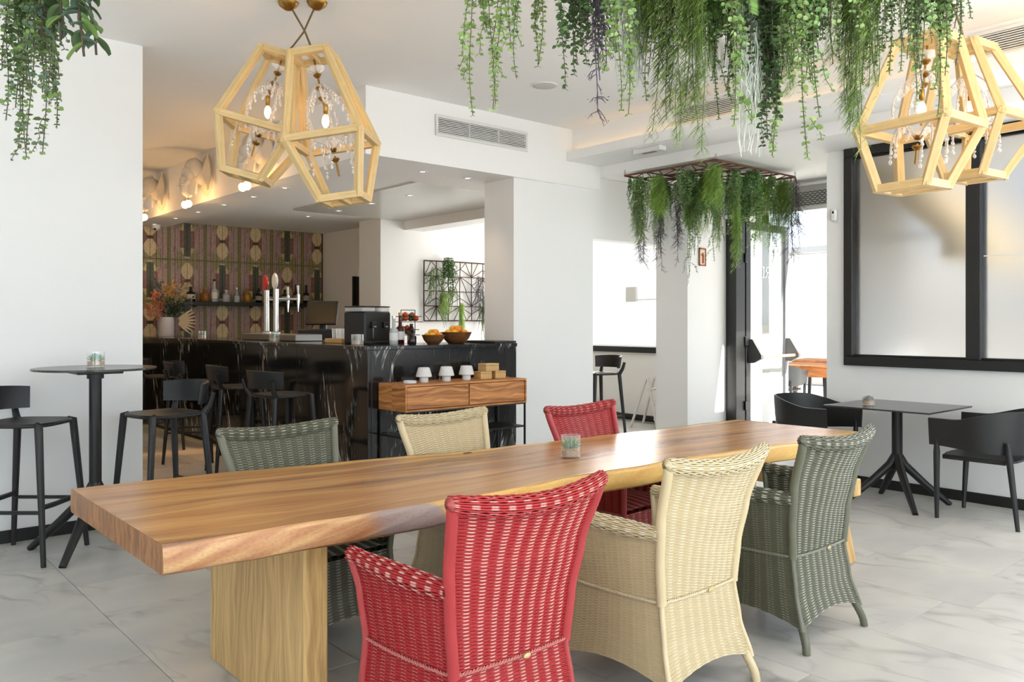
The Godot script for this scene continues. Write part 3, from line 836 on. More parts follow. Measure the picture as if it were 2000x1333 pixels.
# ------------------------------------------------------------------ dining table
func build_table() -> void:
	var t = thing("slab_table", "long live-edge solid wood dining table between the wicker chairs", "table", V(2.5, 0, 2.6))
	var near = [[0.73, 2.268], [0.80, 2.248], [1.0, 2.243], [1.2, 2.238], [1.4, 2.215], [1.67, 2.212], [1.96, 2.214], [2.32, 2.225], [2.8, 2.215], [3.27, 2.19], [3.8, 2.13], [4.35, 2.10]]
	var far = [[0.73, 3.255], [0.84, 3.262], [0.97, 3.24], [1.3, 3.208], [1.7, 3.148], [2.05, 3.085], [2.34, 3.02], [2.8, 2.985], [3.3, 2.957], [3.7, 2.935], [4.32, 2.915], [4.35, 2.91]]
	var look = func(tab, x):
		for i in tab.size() - 1:
			if x <= tab[i + 1][0]:
				return lerpf(tab[i][1], tab[i + 1][1], (x - tab[i][0]) / (tab[i + 1][0] - tab[i][0]))
		return tab[-1][1]
	var yt = 0.705
	var yb = 0.622
	var top = MB.new()
	var side = MB.new()
	var ends = MB.new()
	var nx = 90
	var nw = 14
	var st := []
	for i in nx + 1:
		var x = lerpf(0.73, 4.35, float(i) / nx)
		var wob = 0.006 * sin(x * 9.0) + 0.004 * sin(x * 23.0 + 1.0)
		st.append([x, look.call(near, x) + wob, look.call(far, x) - wob])
	# top face with softly rounded rim, and underside
	for i in nx + 1:
		var s = st[i]
		for j in nw + 1:
			var w = float(j) / nw
			var a = lerpf(s[1] + 0.012, s[2] - 0.012, w)
			var y = yt + 0.0012 * sin(s[0] * 3.1 + w * 5.0)
			top.vert(V(s[0], y, a) - t.position, Vector3(0.004 * cos(s[0] * 3.1 + w * 5.0), 1, 0).normalized(), Vector2((s[0] - 0.73) / 3.62, w))
	for i in nx:
		for j in nw:
			var q = i * (nw + 1) + j
			top.tri(q, q + 1, q + nw + 1)
			top.tri(q + 1, q + nw + 2, q + nw + 1)
	part(top, "top_face", M.slab_top, t)
	var prof = [[0.012, yt], [0.004, yt - 0.004], [-0.001, yt - 0.014], [-0.008, yt - 0.045], [-0.002, yb + 0.01], [0.012, yb]]
	var pn = [Vector2(0.2, 1), Vector2(0.8, 0.7), Vector2(1, 0.15), Vector2(1, -0.05), Vector2(0.9, -0.5), Vector2(0.2, -1)]
	for e in [0, 1]:
		var mb = MB.new()
		for i in nx + 1:
			var s = st[i]
			for k in prof.size():
				var bul = prof[k][0] + 0.004 * sin(s[0] * 6.0 + k * 1.3)
				var a = s[1] + bul if e == 0 else s[2] - bul
				if k == 0: a = s[1] + 0.012 if e == 0 else s[2] - 0.012
				mb.vert(V(s[0], prof[k][1], a) - t.position, Vector3(0, pn[k].y, pn[k].x * (1.0 if e == 0 else -1.0)).normalized(), Vector2((s[0] - 0.73) / 3.62 + e * 0.3, float(k) / 5.0))
		for i in nx:
			for k in prof.size() - 1:
				var q = i * prof.size() + k
				mb.tri(q, q + 1, q + prof.size())
				mb.tri(q + 1, q + prof.size() + 1, q + prof.size())
		part(mb, "live_edge", M.slab_side, t)
	for e in [0, nx]:
		var s = st[e]
		var sg = -1.0 if e == 0 else 1.0
		var ring := []
		var uv := []
		for k in prof.size():
			var bul = prof[k][0] + (0.004 * sin(s[0] * 6.0 + k * 1.3) if k > 0 else 0.0)
			ring.append(V(s[0], prof[k][1], s[1] + bul) - t.position)
			uv.append(Vector2(0, k / 5.0))
		for k in range(prof.size() - 1, -1, -1):
			var bul = prof[k][0] + (0.004 * sin(s[0] * 6.0 + k * 1.3) if k > 0 else 0.0)
			ring.append(V(s[0], prof[k][1], s[2] - bul) - t.position)
			uv.append(Vector2(1, k / 5.0))
		ends = MB.new()
		ends.face(ring, Vector3(sg, 0, 0), uv)
		part(ends, "end_grain", M.slab_end, t)
	var under = MB.new()
	for i in nx:
		under.face([V(st[i][0], yb, st[i][1] + 0.01) - t.position, V(st[i + 1][0], yb, st[i + 1][1] + 0.01) - t.position, V(st[i + 1][0], yb, st[i + 1][2] - 0.01) - t.position, V(st[i][0], yb, st[i][2] - 0.01) - t.position], Vector3.DOWN)
	part(under, "underside", M.leg_wood, t)
	# dark knot in the edge, and one on the top
	part(MB.new().ball(V(1.012, 0.664, 2.246) - t.position, Vector3(0.021, 0.019, 0.010), 14, 8), "knot", mat("knot_brown", Color(0.34, 0.25, 0.22), 0.6), t)
	part(MB.new().ball(V(2.30, 0.7045, 2.965) - t.position, Vector3(0.026, 0.0035, 0.010), 12, 6), "knot", M.knot_brown, t)
	# slab legs
	part(MB.new().box(V(1.24, 0.311, 2.775) - t.position, Vector3(0.085, 0.622, 0.785), 0.006), "leg", M.leg_wood, t)
	part(MB.new().box(V(1.33, 0.610, 2.72) - t.position, Vector3(0.10, 0.024, 0.60), 0.003), "cleat", M.leg_wood, t)
	var leg2 = MB.new()
	for z in [[-1.0, 0.30], [1.0, 0.30]]:
		pass
	leg2.bar(V(4.24, 0.0, 2.20) - t.position, V(4.19, 0.622, 2.30) - t.position, 0.10, 0.16, 0.006)
	leg2.bar(V(4.24, 0.0, 2.84) - t.position, V(4.19, 0.622, 2.76) - t.position, 0.10, 0.16, 0.006)
	part(leg2, "leg", M.leg_wood, t)
	part(MB.new().box(V(4.20, 0.43, 2.50) - t.position, Vector3(0.07, 0.09, 0.86), 0.005), "cross_rail", M.leg_wood, t)
	# potted succulent in a glass
	succulent("small green succulent in a glass on the long wooden table", V(2.576, 0.707, 2.576), 0.044, 0.095, 0)

func succulent(label: String, at: Vector3, r: float, h: float, kind: int) -> void:
	var t = thing("glass_succulent", label, "plant", at)
	part(MB.new().lathe([Vector2(0, 0.0), Vector2(r, 0.0), Vector2(r, h), Vector2(r - 0.003, h), Vector2(r - 0.003, 0.004), Vector2(0, 0.004)], 26), "glass", M.clear_glass, t)
	var peb = MB.new()
	rng.seed = 77
	peb.lathe([Vector2(0, 0.005), Vector2(r * 0.9, 0.005), Vector2(r * 0.9, h * 0.32), Vector2(r * 0.5, h * 0.40), Vector2(0, h * 0.42)], 20)
	for i in 40:
		var an = rng.randf() * TAU
		peb.ball(Vector3(cos(an) * r * 0.84, 0.008 + rng.randf() * h * 0.3, sin(an) * r * 0.84), Vector3.ONE * 0.005, 5, 4)
	part(peb, "gravel", mat("gravel", Color(0.66, 0.54, 0.36), 0.8), t)
	var lf = MB.new()
	for i in 34:
		var an = i * 2.4
		var up = 0.15 + 0.85 * (i / 34.0)
		var d = Vector3(cos(an) * (1.1 - up), up, sin(an) * (1.1 - up)).normalized()
		var L = h * (0.62 - 0.12 * up)
		var o = Vector3(0, h * 0.38, 0)
		lf.tube([o, o + d * L * 0.4, o + d * L * 0.75 + Vector3(0, L * 0.04, 0), o + d * L + Vector3(0, L * 0.08, 0)], [0.0035, 0.0045, 0.003, 0.0004], 5, false)
	part(lf, "leaves", mat("succulent_green" if kind == 0 else "succulent_olive", Color(0.28, 0.55, 0.27) if kind == 0 else Color(0.36, 0.42, 0.28), 0.5), t)

# ------------------------------------------------------------------ wicker armchairs
var wick := {}   # part name -> {pos, nrm, mask, idx}

class Weave:
	var v := PackedVector3Array()
	var n := PackedVector3Array()
	var k := PackedFloat32Array()   # 0 plain strand, 1 painted pale glint
	var ix := PackedInt32Array()

	func add(p: Vector3, nn: Vector3, m: float) -> void:
		v.append(p); n.append(nn); k.append(m)

	# f(u, w): u runs along the strands (0..1), w across the rows (0..1)
	func panel(f: Callable, stakes: int, rows: int, amp := 0.0022, flip := 1.0) -> Weave:
		var nu = stakes * 4
		var g := []
		g.resize((nu + 1) * (rows + 2))
		for j in rows + 2:
			for i in nu + 1:
				g[j * (nu + 1) + i] = f.call(float(i) / nu, (j - 0.0) / (rows + 1))
		var phase := PackedFloat32Array()
		for i in nu + 1:
			phase.append(cos(PI * i / 4.0))
		for j in range(0, rows + 1):
			var par = 1.0 if j % 2 == 0 else -1.0
			var base = v.size()
			for i in nu + 1:
				var q = j * (nu + 1) + i
				var p: Vector3 = g[q].lerp(g[q + nu + 1], 0.5)
				var tw: Vector3 = g[q + nu + 1] - g[q]
				var tu: Vector3 = g[j * (nu + 1) + mini(i + 1, nu)] - g[j * (nu + 1) + maxi(i - 1, 0)]
				var nn = tu.cross(tw).normalized() * flip
				var off = phase[i] * par
				p += nn * amp * off
				var rv = tw.length() * 0.53
				var tv = tw.normalized()
				var m = 1.0 if j % 2 == 0 and (i + 1) % 8 < 3 else 0.0   # lacquer glints painted as pale colour on every second strand
				add(p + nn * 0.0024, nn, m)
				add(p + tv * rv, tv, m)
				add(p - nn * 0.0024, -nn, m)
				add(p - tv * rv, -tv, m)
			for i in nu:
				for e in 4:
					var a0 = base + i * 4 + e
					var a1 = base + i * 4 + (e + 1) % 4
					if flip > 0.0:
						ix.append_array([a0, a1, a0 + 4, a1, a1 + 4, a0 + 4])
					else:
						ix.append_array([a0, a0 + 4, a1, a1, a0 + 4, a1 + 4])
		# backing of hidden stakes
		var bs = v.size()
		var step = 2
		var cu = nu / step
		var rw = maxi(4, rows / 6)
		for j in rw + 1:
			for i in cu + 1:
				var p = f.call(float(i) / cu, float(j) / rw)
				var p2 = f.call(minf(float(i) / cu + 0.02, 1.0), float(j) / rw) - f.call(maxf(float(i) / cu - 0.02, 0.0), float(j) / rw)
				var p3 = f.call(float(i) / cu, minf(float(j) / rw + 0.02, 1.0)) - f.call(float(i) / cu, maxf(float(j) / rw - 0.02, 0.0))
				add(p, p2.cross(p3).normalized(), 0.0)
		for j in rw:
			for i in cu:
				var q = bs + j * (cu + 1) + i
				ix.append_array([q, q + cu + 1, q + 1, q + 1, q + cu + 1, q + cu + 2])
		return self

	func tube(path: Array, r, sides: int, m0 := 0.0, wrap := 0.0) -> Weave:
		var prev := Vector3.ZERO
		var base = v.size()
		var mm = path.size()
		for i in mm:
			var tg = (path[mini(i + 1, mm - 1)] - path[maxi(i - 1, 0)]).normalized()
			if prev == Vector3.ZERO:
				prev = tg.cross(Vector3.UP if absf(tg.y) < 0.9 else Vector3.RIGHT).normalized()
			var x = (prev - tg * prev.dot(tg)).normalized()
			prev = x
			var y = tg.cross(x)
			var rr = (r[i] if r is Array else r) * (1.0 + wrap * (0.5 if i % 2 else -0.5))
			for e in sides:
				var an = TAU * e / sides
				var d = x * cos(an) + y * sin(an)
				add(path[i] + d * rr, d, m0)
		for i in mm - 1:
			for e in sides:
				var a0 = base + i * sides + e
				var a1 = base + i * sides + (e + 1) % sides
				ix.append_array([a0, a0 + sides, a1, a1, a0 + sides, a1 + sides])
		return self

	func mesh(base: Color, glint: Color) -> ArrayMesh:  # second colour paints lacquer glints onto the strands
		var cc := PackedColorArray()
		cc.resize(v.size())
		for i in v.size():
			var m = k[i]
			cc[i] = base.lerp(glint, minf(m, 1.0))
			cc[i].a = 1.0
		var arr := []
		arr.resize(Mesh.ARRAY_MAX)
		arr[Mesh.ARRAY_VERTEX] = v
		arr[Mesh.ARRAY_NORMAL] = n
		arr[Mesh.ARRAY_COLOR] = cc
		arr[Mesh.ARRAY_INDEX] = ix
		var am := ArrayMesh.new()
		am.add_surface_from_arrays(Mesh.PRIMITIVE_TRIANGLES, arr)
		return am

func curve(tab: Array, x: float) -> float:
	if x <= tab[0][0]: return tab[0][1]
	for i in tab.size() - 1:
		if x <= tab[i + 1][0]:
			var s = (x - tab[i][0]) / (tab[i + 1][0] - tab[i][0])
			s = s * s * (3.0 - 2.0 * s) * 0.5 + s * 0.5
			return lerpf(tab[i][1], tab[i + 1][1], s)
	return tab[-1][1]

func back_w(h): return curve([[0.08, 0.236], [0.22, 0.216], [0.36, 0.207], [0.50, 0.222], [0.65, 0.243], [0.84, 0.272]], h)
func back_z(h): return curve([[0.08, 0.238], [0.22, 0.198], [0.36, 0.178], [0.50, 0.184], [0.65, 0.206], [0.84, 0.262]], h)
func front_x(h): return curve([[0.08, 0.262], [0.22, 0.245], [0.36, 0.238], [0.50, 0.252], [0.62, 0.272]], h)
func front_z(h): return curve([[0.08, -0.255], [0.22, -0.222], [0.36, -0.210], [0.50, -0.222], [0.62, -0.248]], h)

func make_wicker() -> void:
	const SEAM = 0.362
	var back_pt = func(u, h):
		var e = u * 2.0 - 1.0
		var bulge = 0.012 + 0.04 * clampf((h - SEAM) / 0.48, 0.0, 1.0)
		return Vector3(e * back_w(h), h, back_z(h) + bulge * (1.0 - e * e))
	var side_pt = func(s, u, h):
		# u 0 = rear post, 1 = front corner
		var x = lerpf(back_w(h), front_x(h), u) + 0.012 * sin(PI * u)
		return Vector3(s * x, h, lerpf(back_z(h), front_z(h), u))
	var bot = func(e): return 0.088 + 0.045 * (1.0 - e * e)
	var topb = func(e): return 0.815 + 0.026 * e * e
	var P := {}
	P.backrest = Weave.new().panel(func(u, w): return back_pt.call(u, lerpf(SEAM, topb.call(u * 2.0 - 1.0) - 0.02, w)), 20, 88)
	P.rear_skirt = Weave.new().panel(func(u, w): return back_pt.call(u, lerpf(bot.call(u * 2.0 - 1.0), SEAM, w)), 18, 50)
	for s in [-1.0, 1.0]:
		P["arm_panel%d" % s] = Weave.new().panel(func(u, w): return side_pt.call(s, u if s > 0.0 else u, lerpf(SEAM, 0.592 + 0.012 * u, w)), 16, 46, 0.0022, -s)
		P["side_skirt%d" % s] = Weave.new().panel(func(u, w): return side_pt.call(s, u, lerpf(bot.call(u * 2.0 - 1.0), SEAM, w)), 16, 50, 0.0022, -s)
		# woven arm roll
		P["armrest%d" % s] = Weave.new().panel(func(u, w):
			var c = side_pt.call(s, u, 0.598 + 0.012 * u)
			var rr = 0.027 * (0.75 + 0.25 * sin(PI * clampf(u * 1.2, 0.0, 1.0)))
			var an = w * TAU
			return c + Vector3(cos(an) * rr * s, sin(an) * rr, 0), 17, 22, 0.002, s)
		# wrapped posts, legs
		var post := []
		for i in 61:
			var h = lerpf(SEAM - 0.01, 0.838, i / 60.0)
			post.append(Vector3(s * back_w(h), h, back_z(h)))
		P["rear_post%d" % s] = Weave.new().tube(post, 0.017, 10, 0.05, 0.05)
		var corner := []
		for i in 41:
			var h = lerpf(0.085, SEAM, i / 40.0)
			corner.append(Vector3(s * back_w(h), h, back_z(h)))
		P["rear_post%d" % s].tube(corner, 0.010, 8, 0.1, 0.08)
		var fp := []
		for i in 71:
			var h = lerpf(0.085, 0.602, i / 70.0)
			fp.append(Vector3(s * front_x(h), h, front_z(h)))
		P["front_post%d" % s] = Weave.new().tube(fp, 0.014, 10, 0.1, 0.06)
		for z in [0, 1]:
			var lg := []
			for i in 17:
				var h = lerpf(0.13, 0.0, i / 16.0)
				lg.append(Vector3(s * (back_w(h + 0.05) - 0.012 + (0.13 - h) * 0.10) if z == 0 else s * (front_x(h + 0.05) - 0.012 + (0.13 - h) * 0.06), h, (back_z(h + 0.05) + (0.13 - h) * 0.14) if z == 0 else (front_z(h + 0.05) + 0.008 - (0.13 - h) * 0.08)))
			P["leg%d%d" % [s, z]] = Weave.new().tube(lg, 0.016, 10, 0.0, 0.06)
		# seam braid along the side
		var br = Weave.new()
		for q in 2:
			var pth := []
			for i in 61:
				var u = i / 60.0
				var c = side_pt.call(s, u, SEAM)
				pth.append(c + Vector3(s * (0.006 + 0.003 * cos(u * 110.0 + q * PI)), 0.004 * sin(u * 110.0 + q * PI), 0))
			br.tube(pth, 0.0034, 5, 0.45)
		P["braid%d" % s] = br
	P.top_roll = Weave.new().panel(func(u, w):
		var e = u * 2.0 - 1.0
		var c = back_pt.call(u, topb.call(e)) + Vector3(e * 0.008, 0, 0)
		var rr = 0.027 * (1.0 - 0.25 * pow(absf(e), 6.0))
		var an = w * TAU
		return c + Vector3(0, sin(an) * rr, cos(an) * rr), 22, 22, 0.002, -1.0)
	for e in [-1.0, 1.0]:
		var c0 = back_pt.call(0.5 + e * 0.5, topb.call(1.0)) + Vector3(e * 0.008, 0, 0)
		P.top_roll.tube([c0, c0 + Vector3(e * 0.006, 0, 0), c0 + Vector3(e * 0.011, 0, 0)], [0.0215, 0.017, 0.001], 12, 0.2)
	var rb = Weave.new()
	for q in 2:
		var pth := []
		for i in 71:
			var u = i / 70.0
			var c = back_pt.call(u, SEAM)
			pth.append(c + Vector3(0, 0.004 * sin(u * 120.0 + q * PI), 0.006 + 0.003 * cos(u * 120.0 + q * PI)))
		rb.tube(pth, 0.0034, 5, 0.45)
	P.braid = rb
	P.front_skirt = Weave.new().panel(func(u, w):
		var e = u * 2.0 - 1.0
		var h = lerpf(bot.call(e), SEAM, w)
		return Vector3(e * front_x(h), h, front_z(h)), 19, 40, 0.0022, -1.0)
	P.seat = Weave.new().panel(func(u, w):
		var z = lerpf(front_z(SEAM), back_z(SEAM), w)
		return Vector3((u * 2.0 - 1.0) * lerpf(front_x(SEAM), back_w(SEAM), w), SEAM + 0.02 + 0.018 * sin(PI * u) * sin(PI * w), z), 18, 60, 0.0022, -1.0)
	wick = P

func wicker_chair(called_colour: String, label: String, at: Vector3, turn: float, proto: Node3D) -> Node3D:
	if proto:
		return copy_of(proto, label, at, turn)
	var pal = {  # strand colour, then the colour of its painted glints
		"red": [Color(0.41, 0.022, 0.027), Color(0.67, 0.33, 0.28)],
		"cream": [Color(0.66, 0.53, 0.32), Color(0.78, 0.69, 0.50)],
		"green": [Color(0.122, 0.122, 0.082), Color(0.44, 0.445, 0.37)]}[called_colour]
	var t = thing("wicker_chair", label, "chair", at, turn)
	for k in wick:
		if not String(k).begins_with("braid"):
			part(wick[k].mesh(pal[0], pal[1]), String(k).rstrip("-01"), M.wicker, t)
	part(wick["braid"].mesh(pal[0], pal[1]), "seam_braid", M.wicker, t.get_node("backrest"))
	for s in [-1, 1]:
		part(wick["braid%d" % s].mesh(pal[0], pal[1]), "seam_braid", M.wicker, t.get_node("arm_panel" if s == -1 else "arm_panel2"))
	var tg = part(MB.new().ball(Vector3(0.03, 0.362, 0.207), Vector3(0.014, 0.008, 0.004), 12, 6), "tag", mat("tag_brass", Color(0.80, 0.72, 0.50), 0.4, 0.3), t.get_node("backrest"))
	tg.set_meta("label", "small oval brass tag")
	return t

func build_chairs() -> void:
	make_wicker()
	var r = wicker_chair("red", "red wicker armchair with its woven back to the window, beside the thick slab leg", V(1.515, 0, 1.925), 0.0, null)
	var c = wicker_chair("cream", "cream wicker armchair with its back to the window, between red and green chairs", V(2.38, 0, 1.925), 0.0, null)
	var g = wicker_chair("green", "grey-green wicker armchair with its back to the window, nearest the square black table", V(3.205, 0, 1.925), 0.0, null)
	var tn = PI + deg_to_rad(4.0)
	wicker_chair("green", "grey-green wicker armchair on the bar side of the long wooden table", V(1.60, 0, 3.11), tn, g)
	wicker_chair("cream", "cream wicker armchair on the bar side, in front of the wooden sideboard", V(2.43, 0, 3.04), tn, c)
	wicker_chair("red", "red wicker armchair on the bar side, in front of the white pier", V(3.24, 0, 2.88), tn, r)

# ------------------------------------------------------------------ black stools, armchairs and tables
func soft_square(hw: float, hd: float, n := 28, p := 3.2) -> Array:
	var o := []
	for i in n:
		var an = TAU * i / n
		var c = cos(an)
		var s = sin(an)
		o.append(Vector2(signf(c) * pow(absf(c), 2.0 / p) * hw, signf(s) * pow(absf(s), 2.0 / p) * hd))
	return o

func make_stool(label: String, at: Vector3, turn: float) -> Node3D:
	# faces local -z
	var t = thing("bar_stool", label, "stool", at, turn)
	var S = M.black_plastic
	part(MB.new().plate(soft_square(0.205, 0.195), 0.755, 0.022, 0.008), "seat", S, t)
	for sx in [-1.0, 1.0]:
		for sz in [-1.0, 1.0]:
			var tp = Vector3(sx * 0.172, 0.742, sz * 0.160)
			var bt = Vector3(sx * 0.222, 0.0, sz * 0.215)
			part(MB.new().tube([tp + Vector3(-sx * 0.02, 0.008, -sz * 0.02), tp, tp.lerp(bt, 0.1), tp.lerp(bt, 0.5), bt], [0.014, 0.022, 0.021, 0.018, 0.0135], 10), "leg", S, t)
		part(MB.new().tube([Vector3(sx * 0.170, 0.735, 0.160), Vector3(sx * 0.195, 0.80, 0.190), Vector3(sx * 0.208, 0.87, 0.205)], [0.022, 0.018, 0.015], 9), "back_post", S, t)
		part(MB.new().bar(Vector3(sx * 0.202, 0.285, -0.194), Vector3(sx * 0.202, 0.285, 0.194), 0.026, 0.018, 0.004), "footrest", S, t)
	part(MB.new().tube([Vector3(-0.2, 0.31, -0.19), Vector3(-0.1, 0.31, -0.205), Vector3(0.1, 0.31, -0.205), Vector3(0.2, 0.31, -0.19)], 0.015, 8), "footrest", S, t)
	part(MB.new().bar(Vector3(-0.2, 0.31, 0.19), Vector3(0.2, 0.31, 0.19), 0.018, 0.026, 0.004), "footrest", S, t)
	part(MB.new().sheet(func(u, w):
		var an = (u - 0.5) * 2.15
		var rr = 0.232 + 0.020 * w
		return Vector3(sin(an) * rr * 1.02, lerpf(0.805, 0.94 - 0.012 * pow(absf(u - 0.5) * 2.0, 2.0), w), 0.0 + cos(an) * rr), 28, 5, 0.016), "backrest", S, t)
	return t

func make_armchair(label: String, at: Vector3, turn: float) -> Node3D:
	var t = thing("tub_chair", label, "chair", at, turn)
	var S = M.black_plastic
	part(MB.new().plate(soft_square(0.225, 0.225), 0.425, 0.024, 0.008), "seat", S, t)
	# one band wraps round the back and both arms: plan is a U open to -z
	part(MB.new().sheet(func(u, w):
		var s = (u - 0.5) * 2.0
		var q = absf(s)
		var p: Vector2
		if q < 0.55:
			var an = q / 0.55 * PI * 0.5
			p = Vector2(sin(an) * 0.265, 0.02 + cos(an) * 0.245)
		else:
			p = Vector2(0.265 - 0.012 * (q - 0.55), 0.02 - (q - 0.55) / 0.45 * 0.27)
		var top = lerpf(0.735, 0.668, smoothstep(0.25, 0.75, q))
		var low = lerpf(0.462, 0.492, smoothstep(0.3, 1.0, q))
		var fl = 1.0 + 0.075 * w
		return Vector3(signf(s) * p.x * fl, lerpf(low, top, w), p.y * (fl if p.y > 0.0 else 1.0)), 48, 6, 0.016), "shell", S, t)
	for sx in [-1.0, 1.0]:
		for sz in [-1.0, 1.0]:
			var tp = Vector3(sx * (0.262 if sz < 0 else 0.225), 0.54, sz * (0.205 if sz < 0 else 0.205))
			var bt = Vector3(sx * 0.225, 0.0, sz * 0.218) if sz < 0 else Vector3(sx * 0.23, 0, sz * 0.265)
			part(MB.new().tube([tp, tp.lerp(bt, 0.18), tp.lerp(bt, 0.6), bt], [0.012, 0.021, 0.018, 0.013], 10), "leg", S, t)
		part(MB.new().bar(Vector3(sx * 0.20, 0.412, -0.19), Vector3(sx * 0.20, 0.412, 0.19), 0.024, 0.030, 0.004), "seat_rail", S, t)
	return t

func splay_base(t: Node3D, top_h: float, hub_h: float, rad: float, reach: float, rot: float) -> void:
	part(MB.new().lathe([Vector2(0, hub_h - 0.06), Vector2(rad * 0.9, hub_h - 0.05), Vector2(rad, hub_h), Vector2(rad, top_h), Vector2(0, top_h)], 18), "column", M.black_metal, t)
	for k in 4:
		var an = rot + k * PI / 2
		var d = Vector3(cos(an), 0, sin(an))
		part(MB.new().tube([Vector3(0, hub_h + 0.05, 0) + d * rad * 0.3, Vector3(0, hub_h - 0.02, 0) + d * rad * 1.4, Vector3(0, hub_h * 0.5, 0) + d * reach * 0.52, d * reach + Vector3(0, 0.004, 0)], [rad * 0.8, rad * 0.85, 0.026, 0.019], 10), "leg", M.black_metal, t)

func build_black_furniture() -> void:
	# round bar table by the plain wall
	var rt = thing("bar_table", "tall round black bar table on a splayed pedestal by the white wall", "table", V(1.275, 0, 5.12))
	var rim := []
	for i in 48:
		rim.append(Vector2(cos(TAU * i / 48.0), sin(TAU * i / 48.0)) * 0.325)
	part(MB.new().plate(rim, 1.043, 0.012, 0.003), "table_top", M.table_laminate, rt)
	part(MB.new().box(Vector3(0, 1.020, 0), Vector3(0.24, 0.022, 0.24), 0.004), "top_plate", M.black_metal, rt)
	part(MB.new().lathe([Vector2(0, 0.98), Vector2(0.045, 0.98), Vector2(0.045, 1.012), Vector2(0, 1.012)], 16), "collar", M.black_metal, rt)
	splay_base(rt, 1.0, 0.33, 0.033, 0.37, 2.25)
	succulent("small spiky succulent in a glass on the tall round table", V(1.285, 1.0445, 5.15), 0.048, 0.088, 0)
	make_stool("black plastic bar stool facing the round table, beside the plain white wall", V(0.955, 0, 5.225), -PI / 2 + deg_to_rad(-41.0) + 0.0)
	make_stool("black plastic bar stool at the round table, next to the bar corridor", V(1.67, 0, 5.17), PI / 2 + 0.185)
	# stools at the bar
	var labs = ["black bar stool at the bar, standing closest to the marble corner", "black bar stool at the bar, second from the marble corner", "black bar stool at the bar, third from the marble corner", "black bar stool at the bar, fourth from the marble corner"]
	var ax = [[2.80, 5.95, -1.45], [2.86, 6.95, -1.75], [2.80, 7.85, -2.1], [2.82, 8.80, -1.9]]
	for i in 4:
		make_stool(labs[i], V(ax[i][0], 0, ax[i][1]), ax[i][2])
	make_stool("black bar stool alone in the back room behind the opening", V(6.60, 0, 6.18), PI / 2 - 0.2)
	# square table and two tub chairs by the frosted window
	var st = thing("square_table", "low square black table on a splayed pedestal under the frosted window", "table", V(5.94, 0, 2.64))
	part(MB.new().plate([Vector2(-0.36, -0.37), Vector2(0.36, -0.37), Vector2(0.36, 0.37), Vector2(-0.36, 0.37)], 0.706, 0.011, 0.002), "table_top", M.table_laminate, st)
	part(MB.new().box(Vector3(0, 0.688, 0), Vector3(0.22, 0.016, 0.22), 0.003), "top_plate", M.black_metal, st)
	splay_base(st, 0.69, 0.30, 0.036, 0.36, PI / 4 + 0.05)
	succulent("small dark succulent in a glass on the low square table", V(5.80, 0.707, 2.78), 0.044, 0.078, 1)
	make_armchair("black plastic tub chair at the square table, with its back to the open door", V(5.92, 0, 3.27), PI)
	make_armchair("black plastic tub chair at the square table, facing the open door", V(5.94, 0, 2.06), 0.0)

